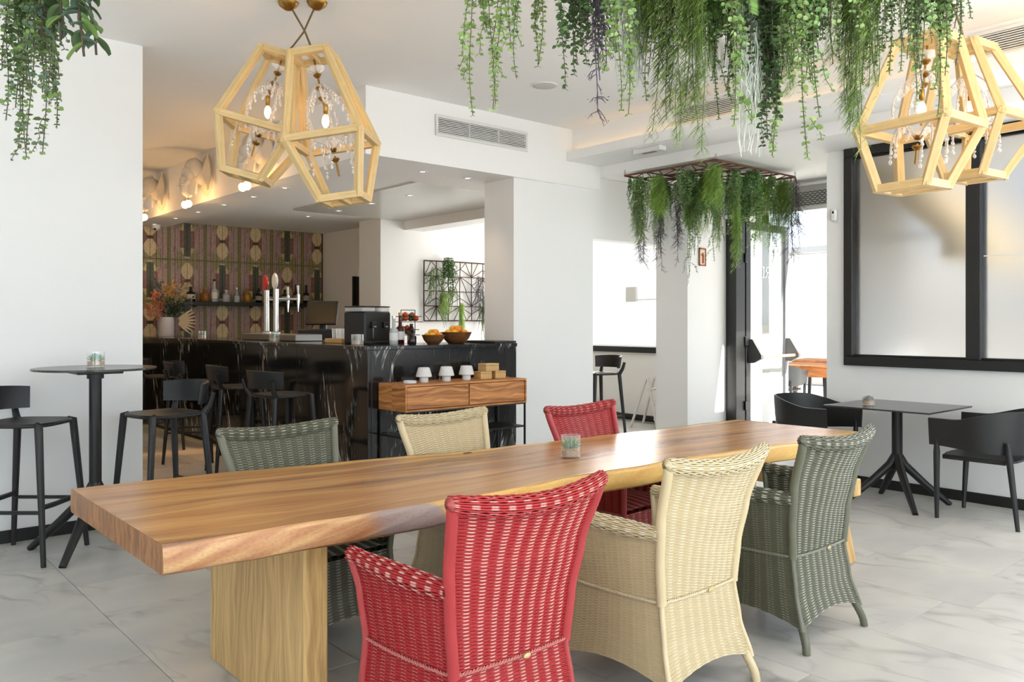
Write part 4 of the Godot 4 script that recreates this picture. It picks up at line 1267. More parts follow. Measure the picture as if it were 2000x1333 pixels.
# ------------------------------------------------------------------ bar and sideboard
func build_bar() -> void:
	var t = thing("bar_counter", "black white-veined marble bar counter with an L-shaped top", "bar counter", V(3.25, 0, 5.42))
	var o = t.position
	var mk = func(called, x0, x1, y0, y1, a0, a1, b, m):
		var mb = MB.new().slab(x0, x1, y0, y1, a0, a1, b)
		for i in mb.v.size(): mb.v[i] -= o
		return part(mb, called, m, t)
	# front slabs along the corridor, then the end face
	for k in 5:
		mk.call("front_panel", 3.25, 3.28, 0.07, 1.09, 5.42 + k * 1.19, 5.42 + (k + 1) * 1.19 - 0.003, 0.002, M.black_marble)
	mk.call("end_panel", 3.283, 4.015, 0.0, 1.09, 5.42, 5.45, 0.002, M.black_marble)
	mk.call("end_panel", 4.018, 4.745, 0.0, 1.09, 5.42, 5.45, 0.002, M.black_marble)
	mk.call("core", 3.36, 3.88, 0.0, 1.09, 5.46, 11.36, 0.0, M.dark_core)
	mk.call("core", 3.36, 4.74, 0.0, 1.09, 5.455, 6.10, 0.0, M.dark_core)
	mk.call("counter_top", 3.235, 3.90, 1.09, 1.12, 5.405, 11.38, 0.003, M.black_marble)
	mk.call("counter_top", 3.902, 4.745, 1.09, 1.12, 5.405, 6.12, 0.003, M.black_marble)
	mk.call("ledge_block", 4.50, 4.745, 1.121, 1.14, 5.42, 5.87, 0.003, M.black_metal)
	mk.call("plinth", 3.34, 3.36, 0.0, 0.10, 5.47, 11.36, 0.0, M.dark_core)
	mk.call("light_strip", 3.285, 3.297, 0.092, 0.098, 5.45, 11.3, 0.0, M.led_warm)
	area(V(3.291, 0.090, 8.4), Vector3(-0.35, -1, 0).normalized(), Vector2(0.03, 5.8), Color(1.0, 0.72, 0.42), 0.5)
	# sideboard
	var s = thing("sideboard", "walnut sideboard with two drawers on thin black metal legs before the bar", "sideboard", V(3.935, 0, 5.23))
	var W = M.sideboard_wood
	part(MB.new().box(Vector3(0, 0.833, 0), Vector3(1.19, 0.014, 0.37), 0.002).box(Vector3(0, 0.647, 0), Vector3(1.19, 0.014, 0.37), 0.002).box(Vector3(-0.588, 0.74, 0), Vector3(0.014, 0.172, 0.37), 0.001).box(Vector3(0.588, 0.74, 0), Vector3(0.014, 0.172, 0.37), 0.001).box(Vector3(0, 0.74, -0.17), Vector3(1.16, 0.17, 0.012)), "body", W, s)
	for q in [-1.0, 1.0]:
		part(MB.new().box(Vector3(q * 0.290, 0.74, 0.170), Vector3(0.572, 0.163, 0.018), 0.002), "drawer", W, s)
		for z in [-1.0, 1.0]:
			part(MB.new().box(Vector3(q * 0.585, 0.32, z * 0.172), Vector3(0.014, 0.64, 0.014), 0.001), "leg", M.black_metal, s)
		part(MB.new().box(Vector3(q * 0.585, 0.445, 0), Vector3(0.012, 0.012, 0.34)), "rail", M.black_metal, s)
	part(MB.new().box(Vector3(0, 0.445, 0), Vector3(1.16, 0.012, 0.34), 0.001), "shelf", M.black_metal, s)
	part(MB.new().box(Vector3(0, 0.635, 0.172), Vector3(1.17, 0.010, 0.012)), "rail", M.black_metal, s)
	# three white lamps, a dish, three small boxes
	var lamp0: Node3D
	var ll = ["white mushroom-shaped table lamp on the sideboard, next to the small dish", "white mushroom-shaped table lamp on the sideboard, middle of three", "white mushroom-shaped table lamp on the sideboard, next to the wooden boxes"]
	var lx = [3.631, 3.846, 4.045]
	for i in 3:
		var l = thing("table_lamp", ll[i], "lamp", V(lx[i], 0.8405, 5.23), 0.0, "white lamps on the sideboard")
		part(MB.new().lathe([Vector2(0, 0), Vector2(0.034, 0), Vector2(0.035, 0.004), Vector2(0.035, 0.042), Vector2(0.0, 0.042)], 22), "base", M.white_gloss, l)
		part(MB.new().lathe([Vector2(0.0, 0.040), Vector2(0.058, 0.040), Vector2(0.0625, 0.044), Vector2(0.060, 0.058), Vector2(0.046, 0.108), Vector2(0.040, 0.114), Vector2(0, 0.116)], 26), "shade", M.white_gloss, l)
	var d = thing("small_dish", "small flat white dish at the sideboard's end", "dish", V(3.475, 0.8405, 5.19))
	part(MB.new().lathe([Vector2(0, 0), Vector2(0.045, 0), Vector2(0.05, 0.003), Vector2(0.05, 0.021), Vector2(0.046, 0.021), Vector2(0.045, 0.008), Vector2(0, 0.008)], 24), "bowl", M.white_gloss, d)
	part(MB.new().lathe([Vector2(0, 0.0085), Vector2(0.043, 0.0085), Vector2(0.043, 0.0095), Vector2(0, 0.0095)], 20), "wax", M.white_matt, d)
	var bl = ["small pale wooden box on the sideboard, under the stacked box, by the lamps", "small pale wooden box on the sideboard, standing nearest the white pier", "small pale wooden box stacked on top of two others"]
	for b in [[4.215, 0.841, 0.112, 0], [4.365, 0.841, 0.112, 1], [4.275, 0.9035, 0.145, 2]]:
		var bx = thing("wooden_box", bl[b[3]], "box", V(b[0], b[1], 5.23), 0.06 * (b[3] - 1))
		part(MB.new().box(Vector3(0, 0.022, 0), Vector3(b[2], 0.044, 0.10), 0.002), "body", M.box_wood, bx)
		part(MB.new().box(Vector3(0, 0.053, 0), Vector3(b[2], 0.016, 0.10), 0.002), "lid", M.box_wood, bx)

# ------------------------------------------------------------------ things on the bar
func bottle(label: String, at: Vector3, h: float, r: float, gm: Material, cap: Material, lab: Material, neck := 0.34, square := false, group := "") -> Node3D:
	var t = thing("bottle", label, "bottle", at, 0.0, group)
	var nk = h * (1.0 - neck)
	var gbody = part(MB.new().lathe([Vector2(0, 0), Vector2(r * 0.95, 0), Vector2(r, 0.004), Vector2(r, nk * 0.82), Vector2(r * 0.9, nk * 0.90), Vector2(r * 0.42, nk), Vector2(r * 0.36, h * 0.93), Vector2(r * 0.40, h * 0.94), Vector2(0, h * 0.95)], 4 if square else 18), "glass_body", gm, t)
	part(MB.new().lathe([Vector2(0, h * 0.90), Vector2(r * 0.43, h * 0.90), Vector2(r * 0.43, h), Vector2(0, h)], 14), "cap", cap, t)
	if lab:
		part(MB.new().lathe([Vector2(r * 1.015, nk * 0.25), Vector2(r * 1.015, nk * 0.70)], 18), "paper_label", lab, gbody)
	return t

func build_bar_things() -> void:
	var BT = 1.121
	# shelf and bottles at the tiled wall
	var sh = thing("bottle_shelf", "long thin black shelf on the patterned tile wall", "shelf", V(4.88, 1.56, 11.27))
	part(MB.new().box(Vector3.ZERO, Vector3(2.24, 0.05, 0.22), 0.004), "board", M.black_frame, sh)
	for x in [-0.8, 0.0, 0.8]:
		part(MB.new().box(Vector3(x, -0.035, -0.08), Vector3(0.03, 0.03, 0.05)), "bracket", M.black_metal, sh)
	var dkg = mat("dark_bottle", Color(0.045, 0.04, 0.035), 0.12)
	var amb = mat("amber_bottle", Color(0.55, 0.34, 0.09), 0.12)
	var yel = mat("gold_bottle", Color(0.62, 0.43, 0.07), 0.12)
	var grn = mat("green_bottle", Color(0.07, 0.14, 0.07), 0.12)
	var clr = mat("clear_bottle", Color(0.72, 0.74, 0.73), 0.08)
	var red = mat("red_bottle", Color(0.28, 0.03, 0.05), 0.12)
	var pap = mat("label_paper", Color(0.82, 0.78, 0.68), 0.7)
	var papg = mat("label_grey", Color(0.62, 0.60, 0.56), 0.7)
	var blk = mat("cap_black", Color(0.03, 0.03, 0.03), 0.4)
	var sy = 1.586
	bottle("squat dark bottle with a pale square label on the tile shelf", V(3.994, sy, 11.26), 0.20, 0.055, dkg, blk, pap, 0.30, false)
	bottle("squat amber liquor bottle on the tile shelf", V(4.188, sy, 11.26), 0.19, 0.062, amb, mat("cap_cork", Color(0.62, 0.50, 0.32), 0.7), null, 0.32)
	bottle("tall clear bottle with a black cap on the tile shelf", V(4.315, sy, 11.26), 0.315, 0.042, clr, blk, mat("label_white", Color(0.88, 0.88, 0.87), 0.6), 0.40)
	bottle("clear rounded decanter on the tile shelf", V(4.48, sy, 11.26), 0.17, 0.05, glass("decanter_glass", Color(0.9, 0.9, 0.95), 0.35), clr, null, 0.3)
	bottle("small clear bottle with a slim neck on the tile shelf", V(4.633, sy, 11.26), 0.205, 0.04, clr, M.steel, null, 0.50)
	bottle("golden yellow bottle on the tile shelf", V(4.789, sy, 11.26), 0.22, 0.046, yel, mat("cap_gold", Color(0.7, 0.55, 0.25), 0.4), null, 0.38)
	bottle("black bottle with a pale star mark on the tile shelf", V(4.955, sy, 11.26), 0.205, 0.045, dkg, blk, papg, 0.36)
	bottle("dark bottle behind the beer taps", V(5.141, sy, 11.26), 0.20, 0.043, dkg, blk, papg, 0.36)
	bottle("dark green bottle with a cream label behind the taps", V(5.354, sy, 11.26), 0.195, 0.05, grn, blk, pap, 0.32)
	bottle("tall dark wine-red bottle with a pale label on the tile shelf", V(5.531, sy, 11.26), 0.275, 0.043, mat("wine_bottle", Color(0.09, 0.03, 0.03), 0.15), blk, mat("label_rose", Color(0.66, 0.50, 0.44), 0.7), 0.40)
	bottle("tall dark bottle with a grey label at the shelf end", V(5.695, sy, 11.26), 0.275, 0.043, dkg, blk, papg, 0.40)
	# vase with dried flowers
	var vs = thing("flower_vase", "white cylindrical vase with coral, ochre and green dried flowers on the bar", "vase", V(3.60, BT, 11.05))
	part(MB.new().lathe([Vector2(0, 0), Vector2(0.095, 0), Vector2(0.10, 0.01), Vector2(0.10, 0.25), Vector2(0.094, 0.25), Vector2(0.09, 0.02), Vector2(0, 0.02)], 24), "vase", mat("vase_glaze", Color(0.80, 0.78, 0.79), 0.25), vs)
	rng.seed = 5
	var plume = [[Color(0.72, 0.24, 0.13), -0.18, 0.30, 0.10], [Color(0.66, 0.27, 0.17), -0.26, 0.12, 0.12], [Color(0.66, 0.36, 0.10), 0.02, 0.42, 0.0], [Color(0.60, 0.36, 0.14), 0.14, 0.46, -0.05], [Color(0.55, 0.43, 0.25), 0.26, 0.44, 0.05], [Color(0.045, 0.085, 0.04), 0.20, 0.20, 0.1], [Color(0.05, 0.09, 0.06), 0.02, 0.20, 0.12], [Color(0.13, 0.18, 0.17), -0.10, 0.44, 0.0], [Color(0.13, 0.15, 0.16), 0.30, 0.22, 0.05]]
	for k in plume.size():
		var pl = plume[k]
		var mb = MB.new()
		mb.colored = true
		var tip = Vector3(pl[1], 0.25 + pl[2], pl[3])
		for i in 130:
			var s = 0.35 + 0.65 * rng.randf()
			var p = Vector3(0, 0.2, 0).lerp(tip, s) + Vector3(rng.randf_range(-1, 1), rng.randf_range(-1, 1), rng.randf_range(-1, 1)) * 0.055
			var d = (tip - Vector3(0, 0.2, 0)).normalized() * 0.6 + Vector3(rng.randf_range(-1, 1), rng.randf_range(-0.6, 1), rng.randf_range(-1, 1))
			leaf_into(mb, p, d, rng.randf_range(0.025, 0.055), 0.5, pl[0] * rng.randf_range(0.7, 1.3))
		mb.col = pl[0] * 0.6
		mb.tube([Vector3(0, 0.1, 0), Vector3(0, 0.2, 0).lerp(tip, 0.5), tip], 0.003, 4)
		part(mb, "flower_plume", M.foliage, vs).set_meta("kind", "stuff")
	# fan of pale palm blades
	for i in 8:
		var an = -0.75 + i * 0.2
		var d = Vector3(cos(an), sin(an), 0.15)
		part(MB.new().sheet(func(u, w): return Vector3(0.10, 0.20, 0.05) + d * (0.05 + w * 0.21) + Vector3(-d.y, d.x, 0) * (u - 0.5) * 0.030 * sin(PI * (0.15 + w * 0.8)) + Vector3(0, 0, 0.006 * cos(u * PI)), 2, 6, 0.002), "palm_blade", mat("dry_palm", Color(0.82, 0.74, 0.60), 0.8), vs)
	succulent("small glass tumbler with a green plant on the bar by the vase", V(3.42, BT, 9.28), 0.045, 0.085, 0)
	succulent("small glass tumbler with a green plant before the beer taps", V(3.38, BT, 7.33), 0.05, 0.085, 0)
	succulent("small glass tumbler with a plant beside the coffee machine", V(3.38, BT, 5.80), 0.05, 0.085, 1)
	# beer taps
	var bt = thing("beer_tap", "steel beer dispenser with two tall columns and round badges", "tap", V(3.66, BT, 7.80))
	part(MB.new().box(Vector3(0, 0.034, 0), Vector3(0.28, 0.066, 1.24), 0.006), "drip_tray", M.brushed, bt)
	for q in [[0.06, -0.46, "red"], [-0.02, -0.06, "white"]]:
		var o = Vector3(q[0], 0, q[1])
		part(MB.new().lathe([Vector2(0, 0.067), Vector2(0.052, 0.067), Vector2(0.050, 0.08), Vector2(0.029, 0.09), Vector2(0.029, 0.52), Vector2(0, 0.53)], 20, Transform3D(Basis.IDENTITY, o)), "column", M.steel, bt)
		part(MB.new().tube([o + Vector3(0, 0.42, 0), o + Vector3(0.22, 0.42, 0.05)], 0.012, 8), "spout_arm", M.steel, bt)
		part(MB.new().tube([o + Vector3(0.22, 0.47, 0.05), o + Vector3(0.22, 0.40, 0.05), o + Vector3(0.22, 0.29, 0.05)], [0.016, 0.016, 0.006], 8), "spout", M.steel, bt)
		part(MB.new().tube([o + Vector3(0.22, 0.46, 0.05), o + Vector3(0.21, 0.56, 0.06)], [0.008, 0.014], 8), "handle", M.white_gloss, bt)
		var bd = MB.new().lathe([Vector2(0, -0.012), Vector2(0.055, -0.012), Vector2(0.062, 0), Vector2(0.055, 0.012), Vector2(0, 0.012)], 22, Transform3D(Basis(Vector3.FORWARD, PI / 2).scaled(Vector3(1, 1.35, 0.9)), o + Vector3(-0.01, 0.60, 0)))
		part(bd, "badge", mat("badge_red", Color(0.72, 0.22, 0.18), 0.3) if q[2] == "red" else M.white_gloss, bt)
	# till, card printer
	var till = thing("till", "dark touch screen till on its stand behind the bar", "till", V(4.15, BT, 7.85), -0.75)
	part(MB.new().box(Vector3(0, 0.055, 0), Vector3(0.40, 0.11, 0.40), 0.01), "cash_drawer", M.black_plastic, till)
	part(MB.new().tube([Vector3(0, 0.11, -0.05), Vector3(0, 0.20, -0.06)], 0.04, 10), "stand", M.black_plastic, till)
	var sx = Transform3D(Basis(Vector3.RIGHT, -0.42), Vector3(0, 0.28, 0.0))
	part(MB.new().box(Vector3.ZERO, Vector3(0.33, 0.27, 0.03), 0.006, sx), "screen_body", M.black_plastic, till)
	part(MB.new().box(Vector3(0, 0, 0.016), Vector3(0.29, 0.23, 0.002), 0.0, sx), "screen", mat("screen_dark", Color(0.24, 0.21, 0.15), 0.1), till)
	var pr = thing("receipt_printer", "rounded black receipt printer behind the bar", "printer", V(4.32, BT, 7.45), -0.4)
	part(MB.new().box(Vector3(0, 0.06, 0), Vector3(0.22, 0.12, 0.24), 0.02), "base", M.black_plastic, pr)
	part(MB.new().ball(Vector3(0, 0.13, 0), Vector3(0.12, 0.06, 0.13), 16, 8), "lid", M.black_plastic, pr)
	var dn = thing("counter_block", "wooden tray stand for glasses behind the bar", "tray", V(3.62, BT, 6.42))
	part(MB.new().box(Vector3(0, 0.02, 0), Vector3(0.24, 0.04, 0.30), 0.004), "tray", M.box_wood, dn)
	for i in 8:
		var gl = thing("shot_glass", "small clear glass on the wooden tray", "glass", V(3.55 + 0.07 * (i % 3) , BT + 0.041, 6.32 + 0.075 * (i / 3)), 0.0, "glasses on the wooden tray")
		part(MB.new().lathe([Vector2(0, 0), Vector2(0.026, 0), Vector2(0.031, 0.085), Vector2(0.029, 0.085), Vector2(0.024, 0.008), Vector2(0, 0.008)], 16), "bowl", glass("tumbler_glass", Color(1, 1, 1), 0.18), gl)
	# coffee machine
	var cm = thing("coffee_machine", "black coffee machine with two spouts on the bar end", "coffee machine", V(3.61, BT, 6.03), 0.22)
	part(MB.new().box(Vector3(0, 0.135, 0), Vector3(0.30, 0.27, 0.26), 0.012), "body", M.black_plastic, cm)
	part(MB.new().box(Vector3(0, 0.012, 0.15), Vector3(0.30, 0.024, 0.10), 0.004), "drip_tray", M.black_metal, cm)
	for x in [-0.085, 0.085]:
		var hop = part(MB.new().box(Vector3(x, 0.288, 0), Vector3(0.14, 0.036, 0.22), 0.006), "bean_hopper", glass("hopper_glass", Color(0.9, 0.9, 0.9), 0.4), cm)
		part(MB.new().box(Vector3(x, 0.312, 0), Vector3(0.145, 0.010, 0.225), 0.003), "hopper_lid", M.black_metal, hop)
		part(MB.new().box(Vector3(x * 0.8, 0.16, 0.142), Vector3(0.045, 0.05, 0.03), 0.005), "spout", M.black_metal, cm)
		part(MB.new().box(Vector3(x * 0.8, 0.145, 0.160), Vector3(0.028, 0.008, 0.006)), "spout_trim", M.steel, cm)
	part(MB.new().box(Vector3(-0.06, 0.10, 0.132), Vector3(0.008, 0.10, 0.004)), "trim", M.steel, cm)
	# bottles at the bar end
	bottle("clear bottle with a white label beside the coffee machine", V(3.66, BT, 5.70), 0.235, 0.036, clr, M.steel, mat("label_white", Color(0.88, 0.88, 0.87), 0.6), 0.42)
	bottle("dark red bottle with a gold foil neck at the bar end", V(3.735, BT, 5.72), 0.262, 0.036, red, mat("cap_gold", Color(0.7, 0.55, 0.25), 0.4), mat("label_white", Color.WHITE), 0.42)
	bottle("shorter dark red bottle beside the fruit stand", V(3.808, BT, 5.665), 0.17, 0.034, red, blk, mat("label_rose", Color.WHITE), 0.40)
	bottle("short wine-red bottle in front of the fruit stand", V(3.775, BT, 5.60), 0.13, 0.034, mat("wine_bottle", Color.WHITE), blk, null, 0.40)
	# tiered wire fruit stand
	var fs = thing("fruit_stand", "two-tier black wire stand of tomatoes and greens on the bar end", "fruit stand", V(3.885, BT, 5.83), -0.15)
	for lv in [[0.075, 0.085], [0.185, 0.105]]:
		for q in [0.0, 0.045]:
			var ring := []
			for i in 25:
				var pt = soft_square(lv[1], lv[1] * 0.75, 24, 5.0)[i % 24]
				ring.append(Vector3(pt.x, lv[0] + q, pt.y))
			part(MB.new().tube(ring, 0.003, 5), "ring", M.black_metal, fs)
		for i in 9:
			part(MB.new().tube([Vector3(-lv[1] + lv[1] * 2.0 * i / 8.0, lv[0], -lv[1] * 0.72), Vector3(-lv[1] + lv[1] * 2.0 * i / 8.0, lv[0], lv[1] * 0.72)], 0.002, 4), "wire", M.black_metal, fs)
	for x in [-1.0, 1.0]:
		part(MB.new().tube([Vector3(x * 0.065, 0.0, 0), Vector3(x * 0.065, 0.285, 0)], 0.0035, 6), "upright", M.black_metal, fs)
	part(MB.new().tube([Vector3(-0.065, 0.285, 0), Vector3(0.065, 0.285, 0)], 0.0035, 6), "handle", M.black_metal, fs)
	rng.seed = 31
	var fruits = [["tomato", "red tomato in the wire fruit stand", mat("tomato_red", Color(0.66, 0.20, 0.08), 0.3), 9, 0.026], ["lime", "dark green lime in the wire fruit stand", mat("lime_green", Color(0.20, 0.30, 0.07), 0.4), 14, 0.022]]
	for f in fruits:
		for i in f[3]:
			var lvl = 0.185 if i % 2 == 0 else 0.075
			var rr = (0.085 if lvl > 0.1 else 0.065)
			var p = Vector3(rng.randf_range(-rr, rr), lvl + f[4] + 0.003 + (0.03 if i % 3 == 2 else 0.0), rng.randf_range(-0.05, 0.05))
			var ft = thing(f[0], f[1], f[0], fs.transform * p, 0.0, f[0] + "s in the wire stand")
			part(MB.new().ball(Vector3.ZERO, Vector3(f[4], f[4] * 0.88, f[4]), 12, 8), "flesh", f[2], ft)
			part(MB.new().ball(Vector3(0, f[4] * 0.86, 0), Vector3(0.006, 0.003, 0.006), 6, 4), "stem", mat("fruit_stem", Color(0.16, 0.24, 0.06), 0.7), ft)
	# two wooden bowls of citrus
	for b in [[3.955, 5.56, 0.098, 0.078, "small"], [4.235, 5.62, 0.135, 0.098, "large"]]:
		var bw = thing("wooden_bowl", "%s turned wooden bowl of citrus fruit on the bar end" % b[4], "bowl", V(b[0], BT, b[1]))
		part(MB.new().lathe([Vector2(0, 0), Vector2(b[2] * 0.50, 0), Vector2(b[2] * 0.80, b[3] * 0.42), Vector2(b[2], b[3]), Vector2(b[2] - 0.008, b[3]), Vector2(b[2] * 0.75, b[3] * 0.48), Vector2(b[2] * 0.45, 0.012), Vector2(0, 0.012)], 30), "bowl", M.bowl_wood, bw)
		for i in 9:
			var an = i * 2.4
			var rad = b[2] * (0.55 if i < 6 else 0.2)
			var p = bw.position + Vector3(cos(an) * rad, b[3] * (0.86 if i < 6 else 1.22), sin(an) * rad)
			var ft = thing("orange", "orange citrus fruit in the %s wooden bowl" % b[4], "fruit", p, 0.0, "citrus in the %s bowl" % b[4])
			part(MB.new().ball(Vector3.ZERO, Vector3.ONE * (0.030 if b[4] == "small" else 0.036), 14, 8), "rind", mat("citrus%d" % (i % 3), [Color(0.88, 0.56, 0.10), Color(0.90, 0.66, 0.17), Color(0.84, 0.50, 0.08)][i % 3], 0.45), ft)

# ------------------------------------------------------------------ wooden lanterns with crystal chandeliers
func lantern(label: String, cen: Array, sizes: Array, yaw: float, roll: float, hook: Vector3, lit: float) -> void:
	var t = thing("wooden_lantern", label, "lantern", cen[1])
	var view_yaw = deg_to_rad(-40.9)
	var bs = Basis(UPV, view_yaw) * Basis(Vector3.BACK, roll) * Basis(UPV, yaw)
	var ring := []
	for k in 3:
		var r := []
		for q in [[-1, 1], [1, 1], [1, -1], [-1, -1]]:
			r.append(cen[k] - cen[1] + bs * Vector3(q[0] * sizes[k] * 0.5, 0, q[1] * sizes[k] * 0.5))
		ring.append(r)
	var put = func(p, q, called):
		var L = (q - p).length()
		var y = (q - p).normalized()
		var out = ((p + q) * 0.5 - Vector3(0, ((p + q) * 0.5).y, 0)).normalized()
		var z = (out - y * out.dot(y)).normalized()
		var o = part(MB.new().box(Vector3.ZERO, Vector3(0.038, L + 0.028, 0.038), 0.002), called, M.lantern_wood, t)
		o.transform = Transform3D(Basis(y.cross(z), y, z), (p + q) * 0.5)
	for k in 3:
		for i in 4:
			put.call(ring[k][i], ring[k][(i + 1) % 4], "frame_bar")
	for i in 4:
		put.call(ring[0][i], ring[1][i], "upper_strut")
		put.call(ring[1][i], ring[2][i], "lower_strut")
	put.call((ring[0][0] + ring[0][1]) * 0.5, (ring[0][2] + ring[0][3]) * 0.5, "hanger_bar")
	put.call((ring[2][0] + ring[2][1]) * 0.5, (ring[2][2] + ring[2][3]) * 0.5, "hanger_bar")
	# chandelier on the lantern's axis
	var top = cen[0] - cen[1]
	var low = cen[2] - cen[1]
	var ax = (top - low).normalized()
	var ex = ax.cross(Vector3.BACK).normalized()
	var ez = ex.cross(ax)
	var Lh = (top - low).length()
	var at = func(s, r, an): return low.lerp(top, s) + (ex * cos(an) + ez * sin(an)) * r
	part(MB.new().tube([at.call(1.0, 0, 0), at.call(0.66, 0, 0)], 0.006, 6), "rod", M.brass, t)
	part(MB.new().tube([at.call(0.30, 0, 0), at.call(0.16, 0, 0)], 0.006, 6), "lower_rod", M.brass, t)
	var frm = Basis(ex, ax, ez)
	for s in [0.86, 0.77, 0.70, 0.34, 0.27]:
		part(MB.new().lathe([Vector2(0, -0.012), Vector2(0.012, -0.010), Vector2(0.024, 0.004), Vector2(0.022, 0.010), Vector2(0, 0.012)], 14, Transform3D(frm, at.call(s, 0, 0))), "cup", M.brass, t)
	for s in [0.88, 0.36]:
		part(MB.new().lathe([Vector2(0.01, 0.0), Vector2(0.045, 0.016), Vector2(0.052, 0.03), Vector2(0.049, 0.031), Vector2(0.042, 0.020), Vector2(0.01, 0.004)], 16, Transform3D(frm, at.call(s, 0, 0))), "glass_dish", M.crystal, t)
	var drops := []
	for k in 5:
		var an = TAU * k / 5.0 + 0.4
		var arm := []
		for i in 15:
			var u = i / 14.0
			arm.append(at.call(lerpf(0.80, 0.47, u), 0.012 + 0.115 * sin(PI * pow(u, 0.8) * 0.62), an))
		var ga = part(MB.new().tube(arm, 0.0055, 6), "glass_arm", M.crystal, t)
		var core := []
		for p in arm: core.append(p)
		part(MB.new().tube(core, 0.0022, 5), "arm_wire", M.brass, ga)
		var low_arm := []
		for i in 15:
			var u = i / 14.0
			low_arm.append(at.call(lerpf(0.34, 0.44, sin(PI * u)) - 0.10 * u * u, 0.015 + 0.115 * sin(u * PI * 0.55), an + 0.6))
		var gb = part(MB.new().tube(low_arm, 0.0055, 6), "glass_arm", M.crystal, t)
		part(MB.new().tube(low_arm, 0.0022, 5), "arm_wire", M.brass, gb)
		for i in [3, 6, 9, 12, 14]:
			drops.append(arm[i]); drops.append(low_arm[i])
		for i in 6:
			drops.append(at.call(0.80 - 0.02 * i, 0.03 + 0.012 * i, an + 0.3))
	var dm = MB.new().lathe([Vector2(0, -0.052), Vector2(0.009, -0.040), Vector2(0.007, -0.030), Vector2(0.0, -0.020)], 6).ball(Vector3(0, -0.012, 0), Vector3.ONE * 0.008, 8, 5).mesh()
	for p in drops:
		part(dm, "crystal_drop", M.crystal, t).position = p
	# candle bulb
	var bp = at.call(0.60, 0.0, 0)
	var so = part(MB.new().lathe([Vector2(0, -0.01), Vector2(0.013, 0.0), Vector2(0.013, 0.05), Vector2(0, 0.05)], 10, Transform3D(Basis.IDENTITY, bp)), "bulb_socket", M.brass, t)
	part(MB.new().ball(bp - Vector3(0, 0.045, 0), Vector3(0.020, 0.038, 0.020), 12, 8), "light_bulb", M.bulb_warm, so)
	omni(t, bp - Vector3(0, 0.045, 0), Color(1.0, 0.78, 0.50), lit, 0.02)
	# cord to the ceiling rose
	var hk = hook - cen[1]
	var midp = (top + hk) * 0.5 + Vector3(0.02, -0.01, 0.01)
	part(MB.new().tube([top, top.lerp(midp, 0.5) + Vector3(0.005, 0, 0), midp, midp.lerp(hk, 0.6), hk], 0.0055, 6), "cord", mat("cord_gold", Color(0.42, 0.34, 0.19), 0.6), t)
	part(MB.new().lathe([Vector2(0, -0.045), Vector2(0.02, -0.042), Vector2(0.05, -0.02), Vector2(0.058, 0.0)], 20, Transform3D(Basis.IDENTITY, hk)), "ceiling_rose", M.brass, t)

func build_lanterns() -> void:
	lantern("tilted pale wooden frame lantern with crystals, on the corridor side of its crossed-cord pair", [V(2.128, 2.852, 4.507), V(2.041, 2.429, 4.583), V(1.966, 2.161, 4.648)], [0.20, 0.415, 0.225], 0.10, -0.26, V(2.19, 3.10, 4.20), 0.035)
	lantern("pale wooden frame lantern with crystals, on the vent side of its crossed-cord pair", [V(2.17, 2.794, 4.206), V(2.252, 2.317, 4.135), V(2.30, 1.993, 4.093)], [0.20, 0.41, 0.22], -0.06, 0.13, V(2.07, 3.10, 4.31), 0.035)
	lantern("pale wooden frame lantern with crystals half covered by hanging plants near the frosted window", [V(4.099, 2.652, 1.676), V(4.071, 2.238, 1.70), V(4.045, 1.952, 1.723)], [0.20, 0.41, 0.23], PI / 4 - 0.1, 0.04, V(4.35, 3.10, 1.66), 0.02)
	lantern("pale wooden frame lantern with crystals beside the frosted window, behind the plant-covered lantern", [V(4.616, 2.736, 1.691), V(4.70, 2.348, 1.64), V(4.644, 2.066, 1.666)], [0.18, 0.40, 0.20], 0.55, -0.02, V(4.40, 3.10, 1.75), 0.02)

